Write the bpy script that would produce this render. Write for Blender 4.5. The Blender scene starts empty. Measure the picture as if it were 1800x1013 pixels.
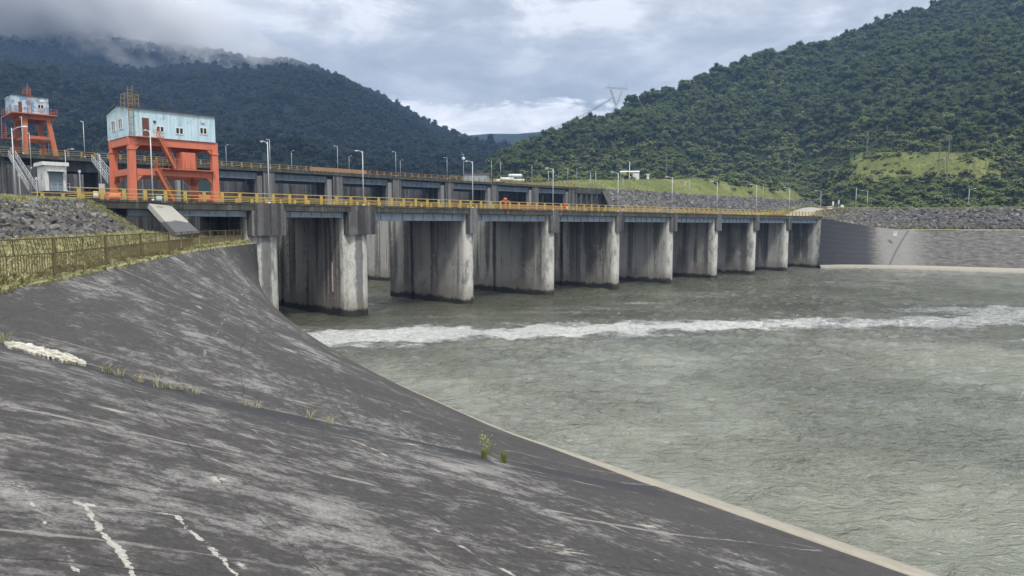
import bpy, math, random
import numpy as np
from mathutils import Vector, Matrix, Euler
R = math.radians
random.seed(7); rng = np.random.default_rng(11)
sc = bpy.context.scene
# ------------------------------------------------------------------ camera, sky, sun, exposure
F, CX, CY, TH, EYE = 1250.0, 900.0, 506.5, math.atan(109.5/1250), 12.0
cam = bpy.data.objects.new('camera', bpy.data.cameras.new('camera')); sc.collection.objects.link(cam)
cam.location = (0, 0, EYE); cam.rotation_euler = (math.pi/2 - TH, 0, 0)
cam.data.sensor_width = 36; cam.data.lens = 36*F/1800; cam.data.clip_end = 20000; cam.data.clip_start = .1
sc.camera = cam
SUN_EL, SUN_AZ = R(58), R(160)            # azimuth from +Y, clockwise
world = bpy.data.worlds.new('World'); sc.world = world; world.use_nodes = True
sun = bpy.data.objects.new('sun', bpy.data.lights.new('sun', 'SUN')); sc.collection.objects.link(sun)
sun.data.energy = 3.2; sun.data.angle = R(10); sun.data.color = (1, .96, .9)
sun.rotation_euler = Vector((math.sin(SUN_AZ)*math.cos(SUN_EL), math.cos(SUN_AZ)*math.cos(SUN_EL), math.sin(SUN_EL))).to_track_quat('Z', 'Y').to_euler()
sc.view_settings.view_transform = 'Standard'; sc.view_settings.look = 'None'
sc.view_settings.gamma = 1; sc.view_settings.exposure = 0.2
sc.cycles.volume_step_rate = 2.0
sc.render.engine = 'CYCLES'
cy = sc.cycles
cy.use_denoising = True; cy.max_bounces = 5; cy.diffuse_bounces = 2; cy.glossy_bounces = 3; cy.transparent_max_bounces = 8
cy.volume_bounces = 3; cy.use_adaptive_sampling = True; cy.adaptive_threshold = .02
cy.sample_clamp_indirect = 6
try: cy.denoiser = 'OPENIMAGEDENOISE'
except Exception: pass

# ------------------------------------------------------------------ node helper
class NT:
    def __init__(s, nt): s.t = nt; s.n = nt.nodes; s.l = nt.links
    def new(s, typ, ins=None, **kw):
        n = s.n.new(typ)
        for k, v in kw.items(): setattr(n, k, v)
        for k, v in (ins or {}).items(): s.put(n.inputs[k], v)
        return n
    def put(s, sock, v):
        if hasattr(v, 'is_linked') or isinstance(v, bpy.types.NodeSocket): s.l.new(v, sock)
        else:
            if isinstance(v, tuple) and len(v) == 3 and sock.type == 'RGBA': v = (*v, 1)
            sock.default_value = v
    def m(s, op, a, b=0.0, c=0.0, clamp=False):
        n = s.new('ShaderNodeMath', operation=op, use_clamp=clamp)
        for i, v in enumerate((a, b, c)): s.put(n.inputs[i], v)
        return n.outputs[0]
    def vm(s, op, a, b=(0, 0, 0), out=0):
        n = s.new('ShaderNodeVectorMath', operation=op); s.put(n.inputs[0], a); s.put(n.inputs[1], b)
        return n.outputs[out]
    def noise(s, vec, scale=1., detail=4., rough=.55, dist=0., col=False):
        n = s.new('ShaderNodeTexNoise', {'Vector': vec, 'Scale': scale, 'Detail': detail, 'Roughness': rough, 'Distortion': dist})
        return n.outputs['Color' if col else 'Fac']
    def step(s, v, a, b):           # smooth 0..1 between a and b
        n = s.new('ShaderNodeMapRange', {'Value': v, 'From Min': a, 'From Max': b}, interpolation_type='SMOOTHSTEP')
        return n.outputs[0]
    def mix(s, f, a, b, mode='MIX'):
        n = s.new('ShaderNodeMix', data_type='RGBA', blend_type=mode)
        s.put(n.inputs[0], f); s.put(n.inputs[6], a); s.put(n.inputs[7], b)
        return n.outputs[2]
    def ramp(s, f, stops):
        n = s.new('ShaderNodeValToRGB', {'Fac': f}); e = n.color_ramp.elements
        while len(e) < len(stops): e.new(.5)
        for k, (p, c) in enumerate(stops): e[k].position = p; e[k].color = (*c, 1)
        return n.outputs[0]
    def sep(s, v):
        n = s.new('ShaderNodeSeparateXYZ', {0: v}); return n.outputs
    def comb(s, x, y, z):
        return s.new('ShaderNodeCombineXYZ', {0: x, 1: y, 2: z}).outputs[0]

def mat(name, fn, rough=.8, spec=.3, metal=0.):
    m = bpy.data.materials.new(name); m.use_nodes = True
    t = NT(m.node_tree); b = t.n['Principled BSDF']
    b.inputs['Roughness'].default_value = rough; b.inputs['Specular IOR Level'].default_value = spec
    b.inputs['Metallic'].default_value = metal
    if callable(fn):
        r = fn(t, b)
        if r is not None: t.put(b.inputs['Base Color'], r)
    else:
        b.inputs['Base Color'].default_value = (*fn, 1)
    return m
def bump(t, b, h, strength=.5, dist=.1):
    n = t.new('ShaderNodeBump', {'Height': h, 'Strength': strength, 'Distance': dist}); t.put(b.inputs['Normal'], n.outputs[0])
def pos(t): return t.new('ShaderNodeNewGeometry').outputs['Position']
def oc(t): return t.new('ShaderNodeTexCoord').outputs['Object']
def orand(t): return t.new('ShaderNodeObjectInfo').outputs['Random']

# world: overcast sky, procedural cloud layers over a Nishita sky
def build_world():
    t = NT(world.node_tree); bg = t.n['Background']
    sky = t.new('ShaderNodeTexSky', sky_type='NISHITA', sun_disc=False)
    sky.sun_elevation = SUN_EL; sky.sun_rotation = SUN_AZ; sky.air_density = 1.3; sky.dust_density = 2.
    d = t.new('ShaderNodeTexCoord').outputs['Generated']
    x, y, z = t.sep(d)
    zz = t.m('ADD', t.m('MAXIMUM', z, 0.), .22)
    pv = t.comb(t.m('DIVIDE', x, zz), t.m('DIVIDE', y, zz), t.m('MULTIPLY', z, 2.5))
    n1 = t.noise(pv, 1.5, 9, .62, .6)
    n2 = t.noise(t.vm('ADD', t.vm('MULTIPLY', d, (3.0, 3.0, 9.)), (4.3, 1.7, 0)), 1.9, 10, .62, .45)
    cl = t.m('ADD', t.m('MULTIPLY', n1, .45), t.m('MULTIPLY', n2, .55))
    base = t.ramp(cl, [(.36, (5.1, 5.55, 6.2)), (.44, (6.2, 6.7, 7.35)), (.50, (8.0, 8.4, 9.0)), (.56, (11.2, 11.5, 11.9))])
    base = t.mix(t.m('MULTIPLY', t.step(x, -.15, -.5), .75), base, t.mix(t.step(n2, .35, .62), (8.2, 8.7, 9.4), (10.6, 11.0, 11.5)))   # thicker cloud over the mountain
    base = t.mix(t.m('MULTIPLY', t.step(z, .27, .2), .45), base, (5.6, 6.2, 7.1))
    # bright low cloud bank above the horizon
    n3 = t.noise(t.vm('MULTIPLY', d, (5., 5., 14.)), 1.9, 6, .6, .3)
    low = t.m('MULTIPLY', t.step(z, t.m('ADD', .172, t.m('MULTIPLY', t.m('SUBTRACT', n3, .5), .11)), t.m('ADD', .160, t.m('MULTIPLY', t.m('SUBTRACT', n3, .5), .11))), .93)
    lowc = t.mix(t.step(n3, .35, .65), (10.5, 11.0, 11.8), (16.5, 16.5, 16.5))
    c = t.mix(low, base, lowc)
    up = t.m('ADD', 1., t.m('MULTIPLY', t.step(z, .3, .5), .6))           # an overcast sky is brighter overhead
    c = t.vm('SCALE', c, (0, 0, 0)); c.node.inputs['Scale'].default_value = 1
    t.put(c.node.inputs['Scale'], up)
    c = t.mix(t.step(z, .29, .46), c, (13., 13., 12.8))                          # thick white overcast overhead
    t.put(bg.inputs['Color'], t.mix(.92, sky.outputs[0], c)); bg.inputs['Strength'].default_value = .1
build_world()

# ------------------------------------------------------------------ survey helpers: sight lines measured once, turned into real positions
def ray(px, py):
    a = (px-CX)/F; b = -(py-CY)/F
    return np.array([a, math.cos(TH)+b*math.sin(TH), -math.sin(TH)+b*math.cos(TH)])
def onz(px, py, z):
    r = ray(px, py); return np.array([0, 0, EYE]) + r*((z-EYE)/r[2])
def atY(px, py, Y):
    r = ray(px, py); return np.array([0, 0, EYE]) + r*(Y/r[1])
UX = np.array([.7036, .7106]); DX = np.array([.7106, -.7036])     # along the dam, downstream
ANG = math.atan2(DX[1], DX[0])
O = np.array([-18.49, 94.30]); C0 = float(O@DX)
def online(px, c, py=370):
    r = ray(px, py); a = r[0]/r[1]; Z = c/(a*DX[0]+DX[1]); return np.array([a*Z, Z])
def loc(x, y, z=0):     # dam frame -> world: x downstream, y along the dam
    p = O + DX*x + UX*y; return (p[0], p[1], z)

# ------------------------------------------------------------------ object helpers
col = sc.collection
def tag(o, label=None, cat=None, group=None, kind=None):
    if label: o['label'] = label
    if cat: o['category'] = cat
    if group: o['group'] = group
    if kind: o['kind'] = kind
    return o
def empty(name, location, rz=0., label=None, cat=None, group=None):
    o = bpy.data.objects.new(name, None); col.objects.link(o); o.location = location; o.rotation_euler = (0, 0, rz)
    o.empty_display_size = .5
    return tag(o, label, cat, group)
class MB:
    def __init__(s): s.v = []; s.f = []; s.mi = []; s.cur = 0
    def add(s, vs, fs):
        o = len(s.v); s.v += [tuple(map(float, p)) for p in vs]
        s.f += [tuple(i+o for i in f) for f in fs]; s.mi += [s.cur]*len(fs); return s
    def box(s, x0, x1, y0, y1, z0, z1):
        return s.add([(x0,y0,z0),(x1,y0,z0),(x1,y1,z0),(x0,y1,z0),(x0,y0,z1),(x1,y0,z1),(x1,y1,z1),(x0,y1,z1)],
                     [(0,3,2,1),(4,5,6,7),(0,1,5,4),(1,2,6,5),(2,3,7,6),(3,0,4,7)])
    def bar(s, a, b, w, h=None, up=(0,0,1)):      # rectangular bar between two points
        a = Vector(a); b = Vector(b); h = h or w; d = (b-a).normalized(); u = Vector(up)
        if abs(d.dot(u)) > .98: u = Vector((1, 0, 0))
        sx = d.cross(u).normalized(); sy = sx.cross(d).normalized()
        vs = []
        for p in (a, b):
            for i, j in ((-1,-1),(1,-1),(1,1),(-1,1)): vs.append(p + sx*(i*w/2) + sy*(j*h/2))
        return s.add(vs, [(3,2,1,0),(4,5,6,7),(0,1,5,4),(1,2,6,5),(2,3,7,6),(3,0,4,7)])
    def taper(s, a, b, wa, wb):
        a = Vector(a); b = Vector(b); d = (b-a).normalized(); u = Vector((0,1,0)) if abs(d.z) > .5 else Vector((0,0,1))
        sx = d.cross(u).normalized(); sy = sx.cross(d).normalized(); vs = []
        for p, w in ((a, wa), (b, wb)):
            for i, j in ((-1,-1),(1,-1),(1,1),(-1,1)): vs.append(p + sx*(i*w/2) + sy*(j*w/2))
        return s.add(vs, [(3,2,1,0),(4,5,6,7),(0,1,5,4),(1,2,6,5),(2,3,7,6),(3,0,4,7)])
    def tube(s, pts, r, n=8, r2=None):
        pts = [Vector(p) for p in pts]; m = len(pts); vs = []; fs = []
        for k, p in enumerate(pts):
            d = (pts[min(k+1, m-1)] - pts[max(k-1, 0)]).normalized()
            u = Vector((0,0,1)) if abs(d.z) < .9 else Vector((1,0,0))
            sx = d.cross(u).normalized(); sy = sx.cross(d).normalized()
            rr = r if r2 is None else r + (r2-r)*k/(m-1)
            for q in range(n):
                a = 2*math.pi*q/n; vs.append(p + sx*math.cos(a)*rr + sy*math.sin(a)*rr)
        for k in range(m-1):
            for q in range(n):
                fs.append((k*n+q, k*n+(q+1)%n, (k+1)*n+(q+1)%n, (k+1)*n+q))
        fs.append(tuple(range(n-1, -1, -1))); fs.append(tuple((m-1)*n+q for q in range(n)))
        return s.add(vs, fs)
    def prism(s, poly, z0, z1):     # extruded outline, counter-clockwise
        n = len(poly); z0f = z0 if callable(z0) else (lambda x, y: z0); z1f = z1 if callable(z1) else (lambda x, y: z1)
        vs = [(x, y, z0f(x, y)) for x, y in poly] + [(x, y, z1f(x, y)) for x, y in poly]
        fs = [tuple(range(n-1, -1, -1)), tuple(range(n, 2*n))] + [(i, (i+1) % n, n+(i+1) % n, n+i) for i in range(n)]
        return s.add(vs, fs)
    def ellip(s, c, r, nu=12, nv=8):
        vs = [(c[0], c[1], c[2]-r[2])]; fs = []
        for j in range(1, nv):
            ph = -math.pi/2 + math.pi*j/nv
            for i in range(nu):
                th = 2*math.pi*i/nu; vs.append((c[0]+r[0]*math.cos(ph)*math.cos(th), c[1]+r[1]*math.cos(ph)*math.sin(th), c[2]+r[2]*math.sin(ph)))
        vs.append((c[0], c[1], c[2]+r[2])); L = len(vs)-1
        for i in range(nu):
            fs.append((0, 1+(i+1) % nu, 1+i)); fs.append((L, L-nu+i, L-nu+(i+1) % nu))
            for j in range(nv-2): a = 1+j*nu; fs.append((a+i, a+(i+1) % nu, a+nu+(i+1) % nu, a+nu+i))
        return s.add(vs, fs)
    def mesh(s, name, mats, smooth=False):
        me = bpy.data.meshes.new(name); me.from_pydata(s.v, [], s.f)
        for m in (mats if isinstance(mats, (list, tuple)) else [mats]): me.materials.append(m)
        me.polygons.foreach_set('material_index', s.mi)
        if smooth: me.polygons.foreach_set('use_smooth', [True]*len(s.f))
        me.update(); return me
    def build(s, name, mats, parent=None, location=None, rz=None, smooth=False):
        o = bpy.data.objects.new(name, s.mesh(name, mats, smooth)); col.objects.link(o)
        if parent is not None: o.parent = parent
        if location is not None: o.location = location
        if rz is not None: o.rotation_euler = (0, 0, rz)
        return o
def copy_tree(o, parent=None):
    c = o.copy(); col.objects.link(c); c.parent = parent
    for ch in list(o.children): copy_tree(ch, c)
    return c
def grid_mesh(name, P, m, uv=None, smooth=True, parent=None):      # P: (nu, nv, 3) array
    nu, nv = P.shape[:2]
    me = bpy.data.meshes.new(name)
    idx = np.arange(nu*nv).reshape(nu, nv)
    q = np.stack([idx[:-1, :-1], idx[1:, :-1], idx[1:, 1:], idx[:-1, 1:]], -1).reshape(-1, 4)
    me.vertices.add(nu*nv); me.vertices.foreach_set('co', P.reshape(-1).astype(np.float32))
    me.loops.add(q.size); me.loops.foreach_set('vertex_index', q.reshape(-1).astype(np.int32))
    me.polygons.add(len(q)); me.polygons.foreach_set('loop_start', np.arange(0, q.size, 4, dtype=np.int32))
    me.polygons.foreach_set('loop_total', np.full(len(q), 4, np.int32))
    me.polygons.foreach_set('use_smooth', np.full(len(q), smooth))
    if uv is not None:
        l = me.uv_layers.new(name='UVMap'); l.data.foreach_set('uv', uv.reshape(-1, 2)[q.reshape(-1)].reshape(-1).astype(np.float32))
    me.update(calc_edges=True)
    me.materials.append(m)
    # make normals face up
    a = P[1, 0]-P[0, 0]; b = P[0, 1]-P[0, 0]
    if np.cross(a, b)[2] < 0: me.flip_normals()
    o = bpy.data.objects.new(name, me); col.objects.link(o)
    if parent is not None: o.parent = parent
    return o

# value noise in numpy
_G = rng.random((256, 256))
def vnoise(x, y):
    xi = np.floor(x).astype(int); yi = np.floor(y).astype(int); fx = x-xi; fy = y-yi
    fx = fx*fx*(3-2*fx); fy = fy*fy*(3-2*fy)
    g = lambda i, j: _G[i % 256, j % 256]
    return (g(xi, yi)*(1-fx)+g(xi+1, yi)*fx)*(1-fy)+(g(xi, yi+1)*(1-fx)+g(xi+1, yi+1)*fx)*fy
def fbm(x, y, o=4, g=.5):
    s = 0; a = 1; t = 0
    for k in range(o): s = s+a*(vnoise(x*2**k+17*k, y*2**k+31*k)-.5); t += a; a *= g
    return s/t*2

# ------------------------------------------------------------------ materials
def concrete(name, c1, c2, streak=.6, band=False, nose=False, dark=(.02, .02, .022), stripe=None, rust=(.13, .085, .055)):
    def fn(t, b):
        p = oc(t); r = orand(t); off = t.comb(t.m('MULTIPLY', r, 37.), t.m('MULTIPLY', r, 91.), 0)
        q = t.vm('ADD', p, off); x, y, z = t.sep(p)
        c = t.mix(t.noise(q, .5, 5, .6), c1, c2)
        jit = t.vm('SCALE', t.noise(q, 1.6, 4, .65, col=True), (0, 0, 0)); jit.node.inputs['Scale'].default_value = .35
        qj = t.vm('ADD', q, t.vm('MULTIPLY', jit, (1, 1, 12)))
        n = t.noise(t.vm('MULTIPLY', qj, (.42, .9, .02)), 1.0, 3, .55)
        n2 = t.noise(t.vm('MULTIPLY', qj, (1.9, 2.6, .05)), 1.0, 8, .72)
        n3 = t.noise(t.vm('MULTIPLY', qj, (.17, .35, .012)), 1.0, 2, .5)
        n5 = t.noise(q, .28, 5, .6)
        run = t.step(t.m('ADD', z, t.m('MULTIPLY', t.noise(t.vm('MULTIPLY', q, (.9, .9, .02)), 1., 3, .6), 9.)), 3.5, 9.)
        c = t.mix(t.m('MULTIPLY', t.m('MULTIPLY', t.step(n, .49, .56), streak), run), c, dark)
        c = t.mix(t.m('MULTIPLY', t.m('MULTIPLY', t.step(n2, .53, .60), streak*.9), run), c, t.mix(t.step(n3, .45, .55), dark, rust))
        c = t.mix(t.m('MULTIPLY', t.m('MULTIPLY', t.step(n3, .44, .60), t.step(n5, .3, .55)), streak*.8), c, (dark[0]*1.7, dark[1]*1.7, dark[2]*1.8))
        c = t.mix(t.m('MULTIPLY', t.step(n2, .46, .36), .3), c, (.40, .39, .36))
        c = t.mix(t.m('MULTIPLY', t.step(t.noise(q, 3.5, 6, .7), .45, .75), .35), c, (c1[0]*.55, c1[1]*.55, c1[2]*.5))
        if nose:
            # clean pale nose with a grey stain down its middle
            nm = t.step(x, -1.9, -1.2)
            wn = t.mix(t.step(t.noise(t.vm('MULTIPLY', q, (1, 1, .35)), 1.1, 6, .65), .45, .68), (.56, .55, .50), (.22, .22, .21))
            wn = t.mix(t.m('MULTIPLY', t.step(t.noise(q, 4., 5, .7), .5, .7), .5), wn, (.13, .13, .12))
            if stripe is not None:
                sy = t.m('ABSOLUTE', t.m('ADD', t.m('SUBTRACT', y, stripe), t.m('MULTIPLY', t.m('SUBTRACT', t.noise(t.vm('MULTIPLY', q, (.6, .6, .35)), 1., 5, .7), .5), 1.1)))
                wn = t.mix(t.m('MULTIPLY', t.step(sy, .75, .35), .85), wn, (.12, .12, .118))
            c = t.mix(nm, c, wn)
        if band:
            # pour lines
            zl = t.m('ABSOLUTE', t.m('SUBTRACT', t.m('FRACT', t.m('DIVIDE', z, 2.45)), .5))
            c = t.mix(t.m('MULTIPLY', t.m('MULTIPLY', t.step(zl, .485, .497), t.step(t.noise(q, .8, 3, .6), .4, .6)), .55), c, (.44, .43, .40))
            zn = t.m('ADD', z, t.m('MULTIPLY', t.noise(q, .7, 4, .6), 1.6))
            c = t.mix(t.m('MULTIPLY', t.step(zn, 4.4, 2.2), .5), c, (.16, .13, .095))
            c = t.mix(t.m('MULTIPLY', t.step(zn, 2.2, 1.6), .93), c, (.016, .016, .012))
        bump(t, b, t.noise(q, 6., 6, .7), .35, .04)
        return c
    return mat(name, fn, .85, .25)
M = {}
M['pier'] = concrete('pier_concrete', (.35, .34, .31), (.50, .485, .445), .72, band=True, nose=True, dark=(.045, .042, .038))
M['pier_thick'] = concrete('wide_pier_concrete', (.33, .315, .28), (.46, .44, .40), .78, band=True, nose=True, dark=(.04, .038, .035), stripe=-2.0)
M['cap'] = concrete('cap_concrete', (.09, .09, .09), (.22, .22, .215), .7)
M['deck'] = concrete('deck_concrete', (.05, .05, .045), (.10, .10, .085), .45, dark=(.02, .024, .016))
M['fardam'] = concrete('far_concrete', (.13, .13, .13), (.21, .21, .20), .75)
M['darkwall'] = concrete('dark_concrete', (.055, .056, .062), (.085, .086, .09), .6)
M['midcon'] = concrete('mid_concrete', (.22, .22, .21), (.3, .3, .29), .35)
def _apron(t, b):
    uv = t.new('ShaderNodeUVMap').outputs[0]; u, v, _ = t.sep(uv)
    w = t.vm('SCALE', t.noise(uv, .5, 4, .6, col=True), (0, 0, 0)); w.node.inputs['Scale'].default_value = .5
    q = t.vm('ADD', uv, w)
    big = t.noise(q, .12, 4, .6); mid = t.noise(t.vm('MULTIPLY', q, (1.05, .9, 1)), 1., 10, .72)
    fine = t.noise(t.vm('MULTIPLY', q, (5.0, 3.4, 1)), 1., 9, .78); spk = t.noise(t.vm('MULTIPLY', uv, (26., 16., 1)), 1., 6, .8)
    grit = t.noise(uv, 30., 3, .7)
    # the mottling fades out towards the wetter toe and towards the upright end
    lo_ = t.m('MULTIPLY', t.step(v, 25., 11.), t.m('MAXIMUM', t.step(u, 62., 44.), t.step(u, 150., 160.)))
    c = t.mix(big, (.050, .047, .046), (.078, .073, .071))
    cov = t.m('ADD', t.m('ADD', t.m('MULTIPLY', mid, .55), t.m('MULTIPLY', big, .48)), t.m('MULTIPLY', t.m('SUBTRACT', lo_, 1.), .10))
    g1 = t.m('ADD', cov, t.m('MULTIPLY', t.m('SUBTRACT', fine, .5), .62)); g2 = t.m('ADD', cov, t.m('MULTIPLY', t.m('SUBTRACT', spk, .5), .60))
    c = t.mix(t.m('MULTIPLY', t.step(g1, .51, .60), .66), c, (.20, .194, .187))
    c = t.mix(t.m('MULTIPLY', t.step(g2, .565, .63), .62), c, (.36, .35, .335))
    c = t.mix(t.m('MULTIPLY', t.step(g2, .40, .34), .5), c, (.026, .025, .025))
    c = t.mix(t.m('MULTIPLY', t.step(spk, .56, .64), .45), c, (.024, .024, .024))
    c = t.mix(t.m('MULTIPLY', t.step(grit, .5, .66), .4), c, (.03, .03, .03))
    gr = t.m('ADD', .62, t.m('ADD', t.m('MULTIPLY', t.step(fine, .3, .7), .38), t.m('MULTIPLY', t.step(t.noise(uv, 9., 6, .8), .36, .64), .40)))
    c = t.vm('SCALE', c); t.put(c.node.inputs['Scale'], gr)
    lime = t.m('MAXIMUM', t.new('ShaderNodeAttribute', attribute_name='lime').outputs['Fac'], 0.); lime.node.name = 'lime_total'
    # chalky patches
    cn = t.noise(t.vm('MULTIPLY', q, (.6, .3, 1)), 1.0, 6, .7)
    ch = t.m('MULTIPLY', t.step(cn, .64, .70), t.step(spk, .36, .5))
    c = t.mix(t.m('MULTIPLY', ch, .75), c, (.50, .485, .42))
    wob = t.m('ADD', t.m('MULTIPLY', t.m('SUBTRACT', t.noise(uv, .8, 6, .75), .5), .35), t.m('MULTIPLY', t.m('SUBTRACT', t.noise(uv, .12, 2, .5), .5), .8))
    def line(coord, period, off, width, power):
        f = t.m('FRACT', t.m('DIVIDE', t.m('ADD', t.m('ADD', coord, wob), off), period))
        d = t.m('MULTIPLY', t.m('ABSOLUTE', t.m('SUBTRACT', f, .5)), period)
        wd = t.m('MULTIPLY', width, t.m('ADD', .2, t.m('MULTIPLY', t.step(cn, .35, .65), 1.6)))
        a = t.step(t.m('DIVIDE', t.m('ADD', d, t.m('MULTIPLY', t.m('SUBTRACT', spk, .5), width*1.5)), wd), 1., .5)
        return t.m('MULTIPLY', a, power)
    n4 = t.noise(uv, .3, 3, .6); n5 = t.noise(uv, .9, 4, .7)
    frag = t.m('MULTIPLY', t.step(n4, .44, .54), t.step(n5, .36, .52))
    j1 = line(u, 5.6, 1.0, .075, frag); j2 = line(v, 6.4, 3.2, .05, t.m('MULTIPLY', t.step(n4, .48, .56), t.step(n5, .45, .55)))
    j3 = line(t.m('ADD', u, t.m('MULTIPLY', v, .55)), 7.3, 2.6, .035, t.m('MULTIPLY', frag, .8))
    c = t.mix(t.m('MULTIPLY', t.m('MAXIMUM', t.m('MAXIMUM', j1, j2), j3), .4), c, (.50, .48, .43))
    jt = t.m('MULTIPLY', t.m('MULTIPLY', t.step(u, t.m('ADD', .05, t.m('MULTIPLY', n5, .22)), .03), t.step(n5, .38, .5)), .85)
    lk = t.step(t.m('ADD', lime, t.m('MULTIPLY', t.m('ADD', t.m('SUBTRACT', spk, .5), t.m('SUBTRACT', fine, .5)), 1.1)), .38, .60)
    c = t.mix(t.m('MULTIPLY', lk, t.step(lime, .04, .2)), c, t.mix(t.step(spk, .4, .6), (.56, .54, .48), (.33, .32, .29)))
    c = t.mix(t.m('MULTIPLY', t.m('MULTIPLY', t.step(u, 196.8, 199.), t.step(u, 201., 200.)), t.step(t.noise(uv, .5, 5, .65), .34, .5)), c, (.040, .042, .046)); c = t.mix(jt, c, (.46, .45, .40)); c = t.mix(t.m('MULTIPLY', t.step(u, 199.86, 199.9), t.step(u, 201., 200.5)), c, (.02, .02, .02))
    jd = t.m('MAXIMUM', line(u, 2.8, .3, .022, .75), line(v, 3.2, .3, .018, .7))
    c = t.mix(jd, c, (.02, .02, .02))
    bump(t, b, t.m('ADD', fine, t.m('MULTIPLY', spk, .7)), .6, .05)
    return c
M['apron'] = mat('apron_concrete', _apron, .8, .3)
M['toe'] = mat('toe_concrete', lambda t, b: t.mix(t.noise(pos(t), 1.2, 6, .65), (.20, .185, .15), (.42, .39, .325)), .85)
def _paint(c, dirt, amt=.5, sc_=2.5, rust=(.12, .06, .03)):
    def fn(t, b):
        p = oc(t); r = orand(t); q = t.vm('ADD', p, t.comb(t.m('MULTIPLY', r, 37.), t.m('MULTIPLY', r, 11.), 0))
        n = t.noise(t.vm('MULTIPLY', q, (1, 1, .3)), sc_, 6, .65)
        k = t.mix(t.m('MULTIPLY', t.step(n, .45, .7), amt), c, dirt)
        k = t.mix(t.m('MULTIPLY', t.step(t.noise(q, sc_*2.2, 5, .7), .6, .7), amt), k, rust)
        return k
    return fn
M['orange'] = mat('orange_paint', _paint((.60, .175, .10), (.42, .14, .09), .5, 1.2), .55, .3)
M['orange_worn'] = mat('worn_orange_paint', _paint((.46, .14, .07), (.25, .10, .06), .7, 1.), .6, .3)
M['yellow'] = mat('yellow_paint', _paint((.52, .37, .10), (.34, .21, .08), .6, 2.), .55, .4)
M['yellow_dull'] = mat('dull_yellow_paint', _paint((.34, .24, .08), (.20, .12, .06), .7, 1.5), .6, .3)
M['rust_orange'] = mat('rusty_orange', _paint((.30, .17, .07), (.20, .11, .06), .7, 1.5), .7, .3)
M['galv'] = mat('galvanised_steel', _paint((.48, .50, .52), (.30, .31, .32), .4, 2., (.3, .28, .25)), .45, .5, .2)
M['girder'] = mat('grey_blue_girder', _paint((.36, .42, .48), (.20, .24, .27), .55, .9, (.08, .07, .06)), .5, .4)
M['girder_far'] = mat('blue_grey_girder', _paint((.17, .21, .25), (.09, .11, .13), .6, .6, (.07, .06, .05)), .6, .4)
def _cabin(t, b):
    p = oc(t); x, y, z = t.sep(p)
    n = t.noise(t.vm('MULTIPLY', p, (1.4, 1.4, .12)), 1.2, 5, .6)
    c = t.mix(t.step(n, .4, .72), (.52, .68, .75), (.38, .52, .59))
    c = t.mix(t.m('MULTIPLY', t.step(t.noise(p, 1.1, 5, .65), .55, .7), .4), c, (.14, .15, .12))
    rib = t.m('FRACT', t.m('MULTIPLY', t.m('ADD', x, y), 2.6))
    bump(t, b, t.step(t.m('ABSOLUTE', t.m('SUBTRACT', rib, .5)), .38, .45), .8, .04)
    return c
M['cabin'] = mat('pale_blue_sheet_metal', _cabin, .5, .4)
def _cabin2(t, b):
    p = oc(t)
    n = t.noise(p, .8, 3, .6)
    c = t.mix(t.step(n, .45, .55), (.48, .55, .60), (.17, .30, .46))
    return t.mix(t.m('MULTIPLY', t.step(t.noise(t.vm('MULTIPLY', p, (1.4, 1.4, .1)), 1.2, 5, .6), .5, .7), .6), c, (.3, .28, .25))
M['cabin2'] = mat('patched_blue_sheet_metal', _cabin2, .5, .4)
M['white'] = mat('white_paint', _paint((.68, .68, .66), (.42, .42, .40), .5, 1.2, (.35, .30, .25)), .6, .3)
M['dark'] = mat('dark_glass', (.012, .014, .018), .15, .6)
M['roof'] = mat('dark_roof_sheet', (.06, .065, .075), .5)
M['door'] = mat('brown_door', _paint((.13, .055, .04), (.07, .04, .035), .5), .6)
M['rustfence'] = mat('weathered_iron', _paint((.15, .115, .06), (.26, .21, .12), .6, 6., (.10, .05, .02)), .8, .2)
M['red'] = mat('red_paint', (.55, .04, .03), .5)
M['steelgrey'] = mat('grey_steel', (.16, .17, .18), .5, .4)
M['shutter'] = mat('grey_shutter', (.32, .37, .41), .5)
M['redroof'] = mat('faded_red_roof', (.33, .15, .12), .7)
def _rock(t, b):
    r = orand(t); p = oc(t)
    c = t.ramp(r, [(0., (.06, .06, .062)), (.3, (.12, .118, .115)), (.6, (.22, .215, .20)), (.84, (.11, .105, .10)), (.95, (.17, .125, .095)), (1., (.36, .35, .33))])
    c = t.mix(t.m('MULTIPLY', t.noise(p, 3., 5, .7), .6), c, (.05, .05, .045))
    return c
M['rock'] = mat('rock', _rock, .9, .2)
def _rockbed(t, b):
    return t.mix(t.noise(pos(t), 1.5, 6, .7), (.035, .033, .032), (.12, .11, .10))
M['rockbed'] = mat('rock_bed', _rockbed, .95, .1)
def _grassground(t, b):
    p = pos(t)
    c = t.mix(t.noise(p, .35, 6, .65), (.20, .20, .085), (.36, .34, .18))
    return t.mix(t.step(t.noise(p, 1.7, 5, .7), .5, .7), c, (.13, .11, .07))
M['grassground'] = mat('bank_grass', _grassground, .95, .1)
def _leafm(cs, dry):
    def fn(t, b):
        p = oc(t); r = t.m('FRACT', t.m('ADD', t.m('MULTIPLY', orand(t), .62), t.m('MULTIPLY', t.noise(pos(t), .013, 4, .6), 1.9)))
        c = t.ramp(r, [(i/(len(cs)-1), c_) for i, c_ in enumerate(cs)])
        c = t.mix(t.m('MULTIPLY', t.noise(p, .9, 3, .6), .45), c, dry)
        return c
    return fn
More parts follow.
